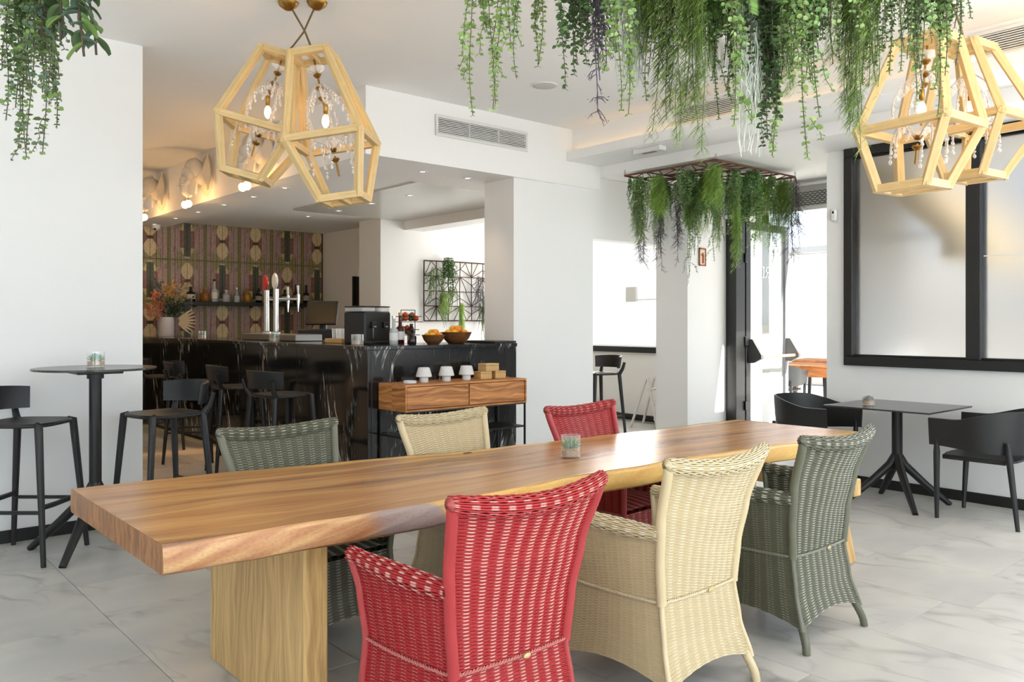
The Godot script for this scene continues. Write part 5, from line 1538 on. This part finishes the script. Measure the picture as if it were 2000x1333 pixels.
# ------------------------------------------------------------------ plaster head wall lamps above the bar front
func head_lamp(label: String, a: float) -> void:
	# local +z stands out from the wall (towards -X in the room)
	var t = thing("head_wall_lamp", label, "wall lamp", V(3.23, 2.84, a), -PI / 2)
	part(MB.new().lathe([Vector2(0.0, 0.03), Vector2(0.10, 0.028), Vector2(0.15, 0.012), Vector2(0.16, 0.0)], 28, Transform3D(Basis(Vector3.RIGHT, PI / 2).scaled(Vector3(1.05, 1.4, 1.0)), Vector3.ZERO)), "plaque", M.plaster_cast, t)
	# sculpted head: neck, skull, cheeks, muzzle and trunk joined in one surface
	var balls = [[Vector3(0, 0.02, 0.06), Vector3(0.085, 0.12, 0.08)], [Vector3(0, 0.07, 0.14), Vector3(0.092, 0.10, 0.095)], [Vector3(0, 0.0, 0.20), Vector3(0.07, 0.075, 0.07)], [Vector3(0, -0.07, 0.225), Vector3(0.05, 0.06, 0.05)]]
	var hd = MB.new()
	for b in balls:
		hd.ball(b[0], b[1], 18, 12)
	hd.tube([Vector3(0, -0.06, 0.235), Vector3(0, -0.13, 0.25), Vector3(0, -0.19, 0.24), Vector3(0, -0.225, 0.20), Vector3(0, -0.215, 0.165)], [0.050, 0.042, 0.034, 0.027, 0.020], 12)
	var hm = part(hd, "head", M.plaster_cast, t)
	for s in [-1.0, 1.0]:
		part(MB.new().sheet(func(u, w):
			var an = lerpf(-1.9, 1.6, u)
			var rr = 0.16 * w
			return Vector3(s * (0.06 + rr * 0.8 * (0.55 + 0.45 * cos(an * 0.5))), 0.02 + sin(an) * rr * 1.2, 0.085 - 0.035 * w + 0.012 * sin(u * 9.0) * w), 14, 5, 0.012), "ear", M.plaster_cast, hm)
		part(MB.new().tube([Vector3(s * 0.045, -0.07, 0.22), Vector3(s * 0.06, -0.12, 0.26), Vector3(s * 0.06, -0.13, 0.30)], [0.014, 0.010, 0.004], 8), "tusk", M.plaster_cast, hm)
		part(MB.new().ball(Vector3(s * 0.066, 0.05, 0.19), Vector3(0.010, 0.008, 0.010), 8, 6), "eye", M.plaster_cast, hm)
		# hanging bulbs
		var bp = Vector3(s * 0.05, -0.315, 0.215)
		part(MB.new().tube([Vector3(s * 0.01, -0.21, 0.20), Vector3(s * 0.03, -0.25, 0.21), bp + Vector3(0, 0.04, 0)], 0.0035, 5), "wire", M.brass, t)
		var so = part(MB.new().tube([bp + Vector3(0, 0.05, 0), bp + Vector3(0, 0.02, 0)], 0.012, 8), "bulb_socket", M.brass, t)
		part(MB.new().ball(bp, Vector3(0.036, 0.040, 0.036), 14, 10), "light_bulb", M.bulb_warm, so)
		omni(t, bp, Color(1.0, 0.76, 0.46), 0.09, 0.035)

func build_heads() -> void:
	head_lamp("white plaster elephant head lamp with two bulbs, closest to the bar corner", 7.15)
	head_lamp("white plaster elephant head lamp with two bulbs, middle of the row above the bar", 8.62)
	head_lamp("white plaster elephant head lamp with two bulbs, closest to the tiled wall", 10.05)

# ------------------------------------------------------------------ plants
func leaf_into(mb: MB, p: Vector3, d: Vector3, L: float, ratio: float, c: Color) -> void:
	var y = d.normalized()
	var x = y.cross(Vector3(sin(p.x * 91.0), 0.7, cos(p.z * 77.0))).normalized()
	var z = x.cross(y)
	mb.col = Color(c.r, c.g, c.b, 1)
	var w = L * ratio * 0.5
	var cup = z * (L * 0.10)
	var b = mb.v.size()
	mb.vert(p, z); mb.vert(p + y * L * 0.3 + x * w * 0.9 + cup, (z - x * 0.3).normalized()); mb.vert(p + y * L * 0.72 + x * w * 0.8 + cup, (z - x * 0.3).normalized()); mb.vert(p + y * L, z)
	mb.vert(p + y * L * 0.72 - x * w * 0.8 + cup, (z + x * 0.3).normalized()); mb.vert(p + y * L * 0.3 - x * w * 0.9 + cup, (z + x * 0.3).normalized())
	for q in [[0, 1, 5], [1, 4, 5], [1, 2, 4], [2, 3, 4]]:
		mb.tri(b + q[0], b + q[1], b + q[2])

func needle_into(mb: MB, p: Vector3, d: Vector3, L: float, w: float, c: Color) -> void:
	mb.col = Color(c.r, c.g, c.b, 1)
	var y = d.normalized()
	var x = y.cross(Vector3(0.3, 0.2, 0.9)).normalized() * w
	var z = x.cross(y).normalized()
	var b = mb.v.size()
	var m = p + y * L * 0.55 + Vector3(0, -L * 0.06, 0)
	mb.vert(p - x, z); mb.vert(p + x, z); mb.vert(m + x * 0.9, z); mb.vert(m - x * 0.9, z); mb.vert(p + y * L + Vector3(0, -L * 0.2, 0), z)
	mb.tri(b, b + 1, b + 2); mb.tri(b, b + 2, b + 3); mb.tri(b + 3, b + 2, b + 4)

func hang(p0: Vector3, L: float, sway: float, n: int) -> Array:
	var o := []
	var ph = rng.randf() * TAU
	var dx = rng.randf_range(-1, 1) * sway
	var dz = rng.randf_range(-1, 1) * sway
	for i in n + 1:
		var u = float(i) / n
		o.append(p0 + Vector3(dx * sqrt(u) + 0.008 * sin(ph + u * 9.0) * u, -L * u, dz * sqrt(u) + 0.008 * cos(ph * 1.3 + u * 7.0) * u))
	return o

var leaf_meshes := []

# kind: E eucalyptus with separate leaves, D dense leafy, G feathery grass, F fern, W pale moss, P purple twigs, S small-leaved, B white-flowered
func garland(kind: String, label: String, top: Vector3, L: float, wd: float, sd: int, tone := 1.0, group := "", called := "hanging_garland") -> void:
	rng.seed = sd * 7919 + 13
	var t = thing(called, label, "plant", top, 0.0, group)
	var stem = MB.new()
	var fo = MB.new()
	fo.colored = true
	stem.colored = true
	var sc = Color(0.10, 0.075, 0.05) if kind != "G" else Color(0.12, 0.15, 0.05)
	if kind == "P": sc = Color(0.10, 0.075, 0.10)
	stem.col = sc
	var base = {"E": Color(0.155, 0.26, 0.085), "D": Color(0.060, 0.125, 0.035), "G": Color(0.165, 0.25, 0.05), "F": Color(0.14, 0.26, 0.06), "W": Color(0.66, 0.68, 0.62), "P": Color(0.125, 0.105, 0.13), "S": Color(0.12, 0.20, 0.075), "B": Color(0.11, 0.18, 0.06)}[kind] * tone
	var count := 0
	if leaf_meshes.is_empty():
		for r in [0.95, 0.8, 0.7]:
			var lm = MB.new()
			leaf_into(lm, Vector3.ZERO, Vector3.UP, 1.0, r, Color.WHITE)
			leaf_meshes.append(lm.mesh())
	var leaf_mats = [M.leaf_light, M.leaf_mid, M.leaf_mid] if tone > 0.9 else [M.leaf_dark, M.leaf_mid, M.leaf_blue]
	if kind in ["E", "D", "S", "B"]:
		var stems = {"E": 3, "D": 9, "S": 7, "B": 7}[kind]
		var size = {"E": 0.024, "D": 0.025, "S": 0.017, "B": 0.018}[kind]
		for s in stems:
			var p0 = Vector3(rng.randf_range(-1, 1), 0, rng.randf_range(-1, 1)) * wd * 0.30
			var len = L * (1.0 if s == 0 else rng.randf_range(0.62, 0.96))
			var path = hang(p0, len, wd * 0.35, 14)
			stem.tube(path, 0.0016, 4, false)
			var lines = [path]
			for b in int(len / 0.13):
				var q = path[clampi(2 + b * 2, 0, 13)]
				lines.append(hang(q, rng.randf_range(0.07, 0.17), wd * 0.55, 5))
			for li in lines.size():
				var pp: Array = lines[li]
				if li > 0: stem.tube(pp, 0.0011, 3, false)
				var seg = (pp[0] - pp[-1]).length()
				var nn = int(seg / ({"E": 0.015, "D": 0.013, "S": 0.010, "B": 0.010}[kind]))
				for i in nn:
					var u = float(i + 1) / nn * (pp.size() - 1)
					var k = mini(int(u), pp.size() - 2)
					var p = pp[k].lerp(pp[k + 1], u - k)
					var tip = 1.0 - 0.45 * float(i) / nn
					for sgn in [-1.0, 1.0]:
						var an = i * 1.9 + (0.0 if sgn > 0 else PI) + rng.randf() * 0.5
						var d = Vector3(cos(an), rng.randf_range(-0.75, 0.15), sin(an))
						var sz = size * tip * rng.randf_range(0.75, 1.2)
						if kind == "E" and count < 290 and (called == "hanging_garland"):
							var y = d.normalized()
							var x = y.cross(Vector3(sin(p.x * 91.0 + i), 0.7, cos(i * 2.0))).normalized()
							var o = part(leaf_meshes[count % 3], "leaf", leaf_mats[(i + li) % 3], t)
							o.transform = Transform3D(Basis(x, y, x.cross(y)).scaled(Vector3.ONE * sz), p)
							count += 1
						else:
							leaf_into(fo, p, d, sz, 0.8 if kind != "S" else 0.62, base * rng.randf_range(0.65, 1.45))
					if kind == "B" and rng.randf() < 0.035:
						fo.col = Color(0.86, 0.87, 0.74)
						fo.ball(p + Vector3(rng.randf_range(-1, 1), 0, rng.randf_range(-1, 1)) * 0.012, Vector3(0.008, 0.007, 0.008), 6, 4)
	elif kind == "G" or kind == "P":
		for s in (13 if kind == "G" else 8):
			var p0 = Vector3(rng.randf_range(-1, 1), 0, rng.randf_range(-1, 1)) * wd * 0.22
			var len = L * (1.0 if s == 0 else rng.randf_range(0.55, 0.97))
			var path = hang(p0, len, wd * 0.30, 14)
			stem.tube(path, 0.0013 if kind == "G" else 0.0022, 4, false)
			for i in int(len * (190 if kind == "G" else 55)):
				var u = rng.randf() * 14.0
				var k = mini(int(u), 13)
				var p = path[k].lerp(path[k + 1], u - k)
				var an = rng.randf() * TAU
				if kind == "G":
					var tw = Vector3(cos(an), rng.randf_range(-1.9, -0.6), sin(an))
					var tl = wd * rng.randf_range(0.30, 0.55)
					var c = base * rng.randf_range(0.6, 1.5)
					needle_into(fo, p, tw, tl, 0.0012, c)
					for q in 3:
						var w2 = Vector3(cos(an + q * 2.1), -0.8, sin(an + q * 2.1))
						needle_into(fo, p + tw.normalized() * tl * (0.3 + 0.22 * q), w2, tl * 0.55, 0.0010, c)
				else:
					var tw = Vector3(cos(an), rng.randf_range(-1.6, -0.2), sin(an)).normalized()
					var tl = wd * rng.randf_range(0.35, 0.7)
					stem.tube([p, p + tw * tl * 0.6, p + tw * tl + Vector3(0, -0.01, 0)], [0.0018, 0.0015, 0.001], 3, false)
					stem.tube([p + tw * tl * 0.6, p + tw * tl * 0.7 + Vector3(-tw.z, -0.5, tw.x) * tl * 0.35], 0.0012, 3, false)
					leaf_into(fo, p + tw * tl, tw, 0.010, 0.5, base * rng.randf_range(0.7, 1.5))
	elif kind == "F":
		for s in 7:
			var path = hang(Vector3(rng.randf_range(-1, 1), 0, rng.randf_range(-1, 1)) * wd * 0.3, L * (1.0 if s == 0 else rng.randf_range(0.6, 0.95)), wd * 0.4, 14)
			stem.tube(path, 0.0014, 4, false)
			var az = rng.randf() * TAU
			for i in 110:
				var u = i / 110.0 * 14.0
				var k = mini(int(u), 13)
				var p = path[k].lerp(path[k + 1], u - k)
				for sg in [-1.0, 1.0]:
					leaf_into(fo, p, Vector3(cos(az) * sg, -0.55, sin(az) * sg), wd * 0.45 * (1.0 - 0.5 * i / 110.0), 0.13, base * rng.randf_range(0.7, 1.4))
	else:
		for s in 90:
			var p0 = Vector3(rng.randf_range(-0.4, 0.4) * wd, -L * rng.randf() * 0.3, rng.randf_range(-0.4, 0.4) * wd)
			var ll = (L + p0.y) * rng.randf_range(0.6, 1.0)
			var path := []
			for i in 15:
				var u = i / 14.0
				path.append(p0 + Vector3(rng.randf_range(-1, 1) * 0.010, -ll * u, rng.randf_range(-1, 1) * 0.010))
			fo.col = base * rng.randf_range(0.75, 1.2)
			fo.col.a = 1.0
			fo.tube(path, 0.0012, 3, false)
	if stem.v.size() > 0:
		part(stem, "stems", mat("stem_colours", Color.WHITE, 0.8), t).set_meta("kind", "stuff")
		M.stem_colours.vertex_color_use_as_albedo = true
	if fo.v.size() > 0:
		part(fo, "foliage", M.foliage, t).set_meta("kind", "stuff")

func lattice(label: String, at: Vector3, bs: Basis, nx: int, ny: int, cell: float, m: Material, called := "twig_lattice") -> Node3D:
	# lies in the local xy plane from (0, 0) to (nx, ny) * cell
	var t = thing(called, label, "lattice", at)
	t.basis = bs
	rng.seed = nx * 31 + ny
	var tw = func(x0, y0, x1, y1, r):
		var p = Vector3(x0, y0, 0) * cell
		var q = Vector3(x1, y1, 0) * cell
		var mid = (p + q) * 0.5 + Vector3(rng.randf_range(-1, 1), rng.randf_range(-1, 1), rng.randf_range(-1, 1)) * 0.008
		part(MB.new().tube([p, mid, q], [r, r * 0.92, r * 0.95], 6), "twig", m, t)
	for i in nx + 1: tw.call(i, 0, i, ny, 0.010 if i in [0, nx] else 0.007)
	for j in ny + 1: tw.call(0, j, nx, j, 0.010 if j in [0, ny] else 0.007)
	for i in nx:
		for j in ny:
			var cx = i + (1 if (i + j) % 2 == 0 else 0)
			var cy = j + (1 if j % 2 == 0 else 0)
			var ox = i + (0 if cx == i + 1 else 1)
			var oy = j + (0 if cy == j + 1 else 1)
			tw.call(cx, cy, ox, lerpf(cy, oy, 0.55), 0.0055)
			tw.call(cx, cy, lerpf(cx, ox, 0.55), oy, 0.0055)
			if (i + j) % 3 == 0: tw.call(ox, lerpf(cy, oy, 0.55), lerpf(cx, ox, 0.55), oy, 0.005)
	return t


func build_plants() -> void:
	var nm = {"E": "round-leaved eucalyptus garland", "D": "dense dark ivy garland", "G": "feathery green asparagus garland", "F": "narrow-leaved fern garland", "W": "pale trailing moss bundle", "P": "purple-grey twiggy garland", "S": "fine small-leaved garland", "B": "white-flowered leafy garland"}
	# canopy over the long table: kind, x, a, length, width, tone
	var flat = Basis(Vector3(1, 0, 0), Vector3(0, 0, -1), Vector3(0, 1, 0))
	lattice("twig lattice that carries the plant canopy over the long table", V(1.55, 2.70, 1.05), flat, 6, 5, 0.23, M.twig_red)
	chains(Vector3(1.55, 2.70, -1.05), 1.38, 1.15, 3.10, "thin chain holding the lattice over the long table")
	var top = [["E", 1.619, 2.075, 0.72, 0.1, 1.15], ["E", 1.676, 2.009, 0.697, 0.09, 1.15], ["E", 1.678, 1.962, 0.695, 0.08, 1.2], ["E", 1.856, 1.983, 0.541, 0.07, 1], ["D", 1.857, 1.845, 0.646, 0.13, 0.95], ["D", 1.956, 1.873, 0.572, 0.12, 0.9], ["P", 1.889, 1.769, 0.718, 0.07, 1], ["E", 1.887, 1.709, 0.725, 0.09, 1], ["E", 1.83, 1.623, 0.768, 0.07, 1], ["W", 2.055, 1.778, 0.641, 0.1, 1], ["E", 2.116, 1.806, 0.633, 0.07, 1.1], ["G", 2.059, 1.717, 0.513, 0.09, 1.25], ["G", 2.071, 1.643, 0.776, 0.11, 0.8], ["G", 2.076, 1.562, 0.851, 0.1, 0.95], ["F", 2.25, 1.613, 0.64, 0.1, 1.2], ["F", 2.38, 1.672, 0.534, 0.1, 1.1], ["S", 2.25, 1.552, 0.711, 0.13, 1.5], ["E", 2.129, 1.45, 0.789, 0.1, 1.2], ["D", 2.403, 1.596, 0.599, 0.11, 1.3], ["W", 2.243, 1.447, 0.871, 0.1, 1.15], ["G", 2.321, 1.466, 0.724, 0.12, 0.9], ["D", 2.223, 1.38, 0.818, 0.06, 0.55], ["W", 2.457, 1.507, 0.608, 0.09, 1], ["G", 2.366, 1.42, 0.676, 0.1, 1.1], ["E", 2.288, 1.339, 0.866, 0.1, 1.15], ["E", 2.274, 1.291, 0.89, 0.08, 1.15], ["D", 2.427, 1.366, 0.594, 0.13, 1.1], ["D", 2.537, 1.4, 0.497, 0.12, 1.15], ["G", 2.497, 1.312, 0.552, 0.1, 0.85], ["G", 2.526, 1.252, 0.825, 0.11, 1.05], ["G", 2.606, 1.24, 0.744, 0.09, 1], ["B", 2.658, 1.21, 0.601, 0.14, 1.1], ["S", 2.709, 1.183, 0.613, 0.11, 1.3], ["D", 2.763, 1.157, 0.467, 0.14, 1], ["E", 2.72, 1.151, 0.652, 0.08, 1.15], ["E", 2.846, 1.121, 0.689, 0.07, 1.1], ["S", 2.887, 1.105, 0.58, 0.1, 1.2], ["D", 2.852, 1.129, 0.446, 0.12, 1.05]]
	for i in top.size():
		var g = top[i]
		var ad = size_word(g[3])
		garland(g[0], ad + nm[g[0]] + " trailing from the plant canopy over the long table", V(g[1], 2.68, g[2]), g[3], g[4], 100 + i, g[5] * 1.15, ad + nm[g[0]] + "s over the long table")
	var dice := RandomNumberGenerator.new()
	dice.seed = 99
	for i in 16:
		var kd = ["S", "D", "G", "E", "S", "F", "B", "D"][i % 8]
		var ln = dice.randf_range(0.42, 0.60)
		garland(kd, "short " + nm[kd] + " filling the plant canopy over the long table", V(dice.randf_range(2.0, 2.85), 2.68, dice.randf_range(1.2, 1.75)), ln, 0.14, 160 + i, 1.3, "short " + nm[kd] + "s filling the canopy")
	# bundle near the plain wall
	lattice("twig lattice that carries the plants near the plain white wall", V(0.25, 2.70, 2.70), flat, 3, 3, 0.22, M.twig_red)
	chains(Vector3(0.25, 2.70, -2.70), 0.66, 0.66, 3.10, "thin chain holding the lattice near the plain white wall")
	var left = [["E", 0.514, 3.021, 0.848, 0.11, 0.8], ["E", 0.552, 2.961, 0.844, 0.12, 0.8], ["E", 0.588, 2.904, 0.84, 0.1, 0.75], ["E", 0.552, 3.094, 0.714, 0.11, 0.7], ["S", 0.595, 2.99, 0.734, 0.1, 0.8], ["E", 0.59, 3.061, 0.621, 0.12, 0.8]]
	for i in left.size():
		var g = left[i]
		garland(g[0], nm[g[0]] + " trailing in front of the plain white wall", V(g[1], 2.68, g[2]), g[3], g[4], 300 + i, g[5], nm[g[0]] + "s before the plain wall")
	big_leaf_bunch()
	# lattice by the entrance
	lattice("brown twig lattice hung flat under the entrance ceiling", V(5.72, 2.65, 4.03), flat, 5, 4, 0.248, M.twig_red)
	chains(Vector3(5.72, 2.65, -4.03), 1.24, 0.99, 2.70, "short chain holding the twig lattice by the entrance")
	var far = [["G", 5.883, 5.003, 0.614, 0.13, 0.8], ["P", 5.922, 4.999, 0.788, 0.1, 1.2], ["S", 6.108, 4.938, 0.735, 0.13, 0.9], ["P", 6.114, 4.936, 0.855, 0.08, 1.3], ["P", 6.2, 4.764, 0.755, 0.13, 1.2], ["G", 6.089, 4.581, 0.501, 0.16, 0.85], ["S", 6.132, 4.54, 0.92, 0.1, 1], ["D", 6.087, 4.358, 0.611, 0.2, 1.15], ["S", 5.964, 4.19, 0.808, 0.16, 1.1], ["G", 6.356, 4.455, 0.68, 0.1, 1], ["B", 6.245, 4.226, 0.656, 0.22, 1.1], ["G", 6.174, 4.147, 0.877, 0.11, 1.15], ["D", 6.552, 4.297, 0.515, 0.16, 1], ["G", 6.606, 4.172, 0.638, 0.2, 1.15], ["E", 6.526, 4.136, 0.738, 0.1, 1.05], ["S", 6.709, 4.125, 0.785, 0.07, 1], ["G", 6.879, 4.076, 0.439, 0.2, 0.9], ["P", 6.945, 4.036, 0.793, 0.16, 1.2], ["E", 5.797, 5.016, 0.249, 0.12, 0.8], ["D", 6.066, 4.826, 0.387, 0.14, 0.9], ["S", 5.974, 4.963, 0.166, 0.14, 0.9], ["D", 5.894, 4.435, 0.393, 0.14, 1.1], ["D", 6.835, 4.234, 0.332, 0.14, 1]]
	for i in far.size():
		var g = far[i]
		var ad = size_word(g[3])
		garland(g[0], ad + nm[g[0]] + " hanging from the twig lattice by the entrance", V(g[1], 2.64, g[2]), g[3], g[4], 500 + i, g[5] * 1.75, ad + nm[g[0]] + "s by the entrance", "lattice_garland")
	for i in 20:
		var kd = ["G", "S", "D", "B", "G", "S"][i % 6]
		garland(kd, "dense bushy " + nm[kd] + " in the middle of the lattice by the entrance", V(lerpf(5.82, 6.88, (i % 5) / 4.0) + dice.randf_range(-0.06, 0.06), 2.64, lerpf(4.10, 4.92, (i / 5) / 3.0) + dice.randf_range(-0.06, 0.06)), dice.randf_range(0.30, 0.58), 0.20, 560 + i, 1.9, "bushy " + nm[kd] + "s by the entrance", "lattice_garland")
	# lattice on the wall behind the bar end
	lattice("dark twig lattice on the white wall behind the fruit bowls", V(6.335, 1.324, 9.12), Basis.IDENTITY, 7, 4, 0.203, M.twig)
	var wl = [["B", 6.453, 2.048, 0.538, 0.22, 1], ["D", 6.693, 2.191, 0.573, 0.2, 1], ["G", 6.589, 1.72, 0.361, 0.22, 1], ["S", 6.754, 1.795, 0.365, 0.25, 1.2], ["G", 6.912, 1.573, 0.482, 0.14, 1.2], ["P", 7.211, 1.952, 0.54, 0.22, 1.3], ["S", 7.304, 1.702, 0.507, 0.18, 0.9], ["E", 7.341, 2.138, 0.326, 0.1, 0.9], ["S", 6.606, 1.512, 0.278, 0.1, 1], ["S", 7.294, 1.521, 0.507, 0.12, 0.9]]
	for i in wl.size():
		var g = wl[i]
		garland(g[0], nm[g[0]] + " on the wall lattice behind the fruit bowls", V(g[1], g[2], 9.03), g[3], g[4] * 0.75, 700 + i, g[5] * 1.5, nm[g[0]] + "s on the wall lattice", "lattice_garland")

func size_word(L: float) -> String:
	return "long " if L > 0.76 else ("mid-length " if L > 0.6 else "short ")

func chains(o: Vector3, w: float, dp: float, up: float, label: String) -> void:
	for q in [[0.0, 0.0], [1.0, 0.0], [0.0, 1.0], [1.0, 1.0]]:
		var p = o + Vector3(q[0] * w, 0, -q[1] * dp)
		var t = thing("hanging_chain", label, "chain", p, 0.0, label.trim_prefix("thin ").trim_prefix("short ") + "s")
		var n = maxi(3, int((up - p.y) / 0.024))
		for i in n:
			var ring := []
			for k in 9:
				var an = TAU * k / 8.0
				ring.append(Vector3(cos(an) * 0.007, (up - p.y) * (i + 0.5) / n + sin(an) * (up - p.y) / n * 0.62, 0) if i % 2 == 0 else Vector3(0, (up - p.y) * (i + 0.5) / n + sin(an) * (up - p.y) / n * 0.62, cos(an) * 0.007))
			part(MB.new().tube(ring, 0.0018, 5, false), "link", M.brushed, t)

func big_leaf_bunch() -> void:
	rng.seed = 4242
	var t = thing("leafy_branch", "bunch of large grey-green rubbery leaves hanging before the plain white wall", "plant", V(0.605, 2.68, 2.784))
	var st = MB.new()
	for s in 7:
		var path = hang(Vector3(rng.randf_range(-0.05, 0.05), 0, rng.randf_range(-0.05, 0.05)), 0.42 + 0.025 * s, 0.06, 8)
		st.tube(path, 0.004, 5, false)
		for i in 26:
			var u = (0.8 + i / 26.0 * 7.0)
			var k = mini(int(u), 7)
			var p = path[k].lerp(path[k + 1], u - k)
			var an = i * 2.4 + s
			var d = Vector3(cos(an), rng.randf_range(-0.9, 0.25), sin(an)).normalized()
			var L = rng.randf_range(0.042, 0.066)
			var x = d.cross(Vector3.UP).normalized()
			var z = x.cross(d)
			var o = part(MB.new().sheet(func(a, w): return d * L * w + x * (a - 0.5) * L * 0.62 * pow(sin(PI * (0.06 + 0.90 * w)), 0.8) + z * (absf(a - 0.5) * 0.25 * L - 0.25 * L * w * w), 4, 6, 0.0016) if i < 2 and s == 0 else big_leaf_mesh(i % 3), "leaf", [M.leaf_blue, M.leaf_dark, M.leaf_blue, M.leaf_mid][(i + s) % 4], t)
			if i < 2 and s == 0: o.position = p
			else: o.transform = Transform3D(Basis(x, d, z).scaled(Vector3.ONE * L), p)
	part(st, "stems", M.stem_brown, t)

var big_leaves := {}
func big_leaf_mesh(k: int) -> Mesh:
	if not big_leaves.has(k):
		var cu = 0.15 + 0.14 * k
		big_leaves[k] = MB.new().sheet(func(a, w): return Vector3((a - 0.5) * 0.62 * pow(sin(PI * (0.06 + 0.90 * w)), 0.8), w, absf(a - 0.5) * 0.28 - cu * w * w), 4, 6, 0.03).mesh()
	return big_leaves[k]

# ------------------------------------------------------------------ back room and terrace
func build_outside() -> void:
	var ld = thing("step_ladder", "white folding ladder leaning at the back room wall", "ladder", V(8.05, 0, 6.55), 0.3)
	for x in [-0.16, 0.16]:
		part(MB.new().bar(Vector3(x * 1.3, 0, 0.10), Vector3(x * 0.8, 0.62, -0.06), 0.045, 0.022, 0.003), "rail", M.white_matt, ld)
		part(MB.new().bar(Vector3(x * 1.2, 0, -0.26), Vector3(x * 0.8, 0.60, -0.08), 0.04, 0.02, 0.003), "rear_rail", M.white_matt, ld)
	for i in 3:
		var u = (i + 0.6) / 3.4
		part(MB.new().box(Vector3(0, 0.62 * u, 0.10 - 0.16 * u), Vector3(0.36 - 0.10 * u, 0.02, 0.08), 0.003), "step", M.white_matt, ld)
	# terrace
	var W = M.plaster
	struct("wall_terrace", MB.new().slab(16.0, 16.3, 0, 1.25, -6, 14), mat("terrace_wall", Color(0.83, 0.79, 0.72), 0.85), "low beige terrace wall outside")
	var hs = thing("white_house", "white neighbouring building beyond the terrace wall", "building", V(24, 0, 9))
	part(MB.new().box(Vector3(0, 1.6, 0), Vector3(6, 3.2, 9), 0.02), "wall", W, hs)
	part(MB.new().box(Vector3(0, 3.3, 0), Vector3(6.4, 0.2, 9.4), 0.02), "roof_slab", mat("roof_grey", Color(0.62, 0.62, 0.62), 0.8), hs)
	for z in [2.2, 3.6]:
		part(MB.new().box(Vector3(-3.01, 1.7, z), Vector3(0.06, 1.0, 0.8), 0.01), "window", mat("far_window", Color(0.30, 0.32, 0.34), 0.2), hs)
	var cv = mat("canvas", Color(0.88, 0.84, 0.77), 0.8)
	cv.backlight_enabled = true
	cv.backlight = Color(0.5, 0.48, 0.42)
	var bg = mat("beige_canvas", Color(0.70, 0.61, 0.44), 0.85)
	var i = 0
	for p in [[11.9, 5.70, 2.16, "pale canvas parasol over the terrace tables"]]:
		var ps = thing("parasol", p[3], "parasol", V(p[0], 0, p[1]))
		part(MB.new().tube([Vector3(0, 0, 0), Vector3(0, p[2] + 0.1, 0)], 0.025, 10), "pole", M.brushed, ps)
		part(MB.new().box(Vector3(0, 0.04, 0), Vector3(0.5, 0.08, 0.5), 0.01), "base", M.terrace_wall, ps)
		for s in 4:
			var b = Basis(UPV, s * PI / 2)
			var hf = 1.25 if i == 0 else 0.75
			part(MB.new().sheet(func(u, w): return b * Vector3((u - 0.5) * 2.0 * hf * w, p[2] + 0.12 - 0.42 * w, hf * w), 6, 6, 0.006), "canopy_panel", cv if i == 0 else bg, ps)
			part(MB.new().sheet(func(u, w): return b * Vector3((u - 0.5) * 2.0 * hf, p[2] - 0.30 - (0.14 if i == 0 else 0.72) * w, hf + 0.002), 6, 1, 0.004), "valance", cv if i == 0 else bg, ps)
		i += 1
	var aw = thing("awning", "beige canvas awning seen blurred through the frosted window", "awning", V(6.75, 0, 3.28))
	part(MB.new().sheet(func(u, w): return Vector3(u * 2.2, lerpf(2.68, 1.98, w) - 0.05 * sin(PI * w), w * 0.62), 8, 6, 0.006), "canvas", bg, aw)
	part(MB.new().sheet(func(u, w): return Vector3(u * 2.2, 1.98 - 0.18 * w, 0.622), 8, 1, 0.006), "valance", bg, aw)
	part(MB.new().tube([Vector3(0, 2.68, 0.02), Vector3(2.2, 2.68, 0.02)], 0.03, 10), "roller", M.white_matt, aw)
	part(MB.new().tube([Vector3(0, 1.98, 0.61), Vector3(2.2, 1.98, 0.61)], 0.015, 8), "front_rail", M.white_matt, aw)
	for x in [0.05, 2.15]:
		part(MB.new().tube([Vector3(x, 2.0, 0.0), Vector3(x, 1.98, 0.61)], 0.012, 8), "arm", M.white_matt, aw)
	var wd = textured(mat("terrace_wood", Color(0.80, 0.52, 0.27), 0.6), M.T.wood_h, 1.0)
	for k in 2:
		var tb = thing("terrace_table", ["wooden slatted terrace table beyond the open glass door", "wooden slatted terrace table close to the terrace wall"][k], "table", V(10.75 + k * 1.5, 0, 6.0 + k * 0.6), 0.2)
		for q in 7:
			part(MB.new().box(Vector3(-0.36 + q * 0.12, 0.70, 0), Vector3(0.112, 0.03, 0.80), 0.003), "slat", wd, tb)
		part(MB.new().box(Vector3(0, 0.62, 0), Vector3(0.78, 0.13, 0.74), 0.004), "apron", wd, tb)
		for x in [-1.0, 1.0]:
			for z in [-1.0, 1.0]:
				part(MB.new().bar(Vector3(x * 0.30, 0.58, z * 0.30), Vector3(x * 0.36, 0, z * 0.34), 0.05, 0.05, 0.004), "leg", M.black_metal, tb)
	make_armchair("black tub chair out on the terrace beyond the glass door", V(9.9, 0, 5.95), -1.4)

func _ready() -> void:
	set_view()
	make_materials()
	build_room()
	build_outside()
	build_table()
	build_chairs()
	build_black_furniture()
	build_bar()
	build_bar_things()
	build_lanterns()
	build_heads()
	build_plants()
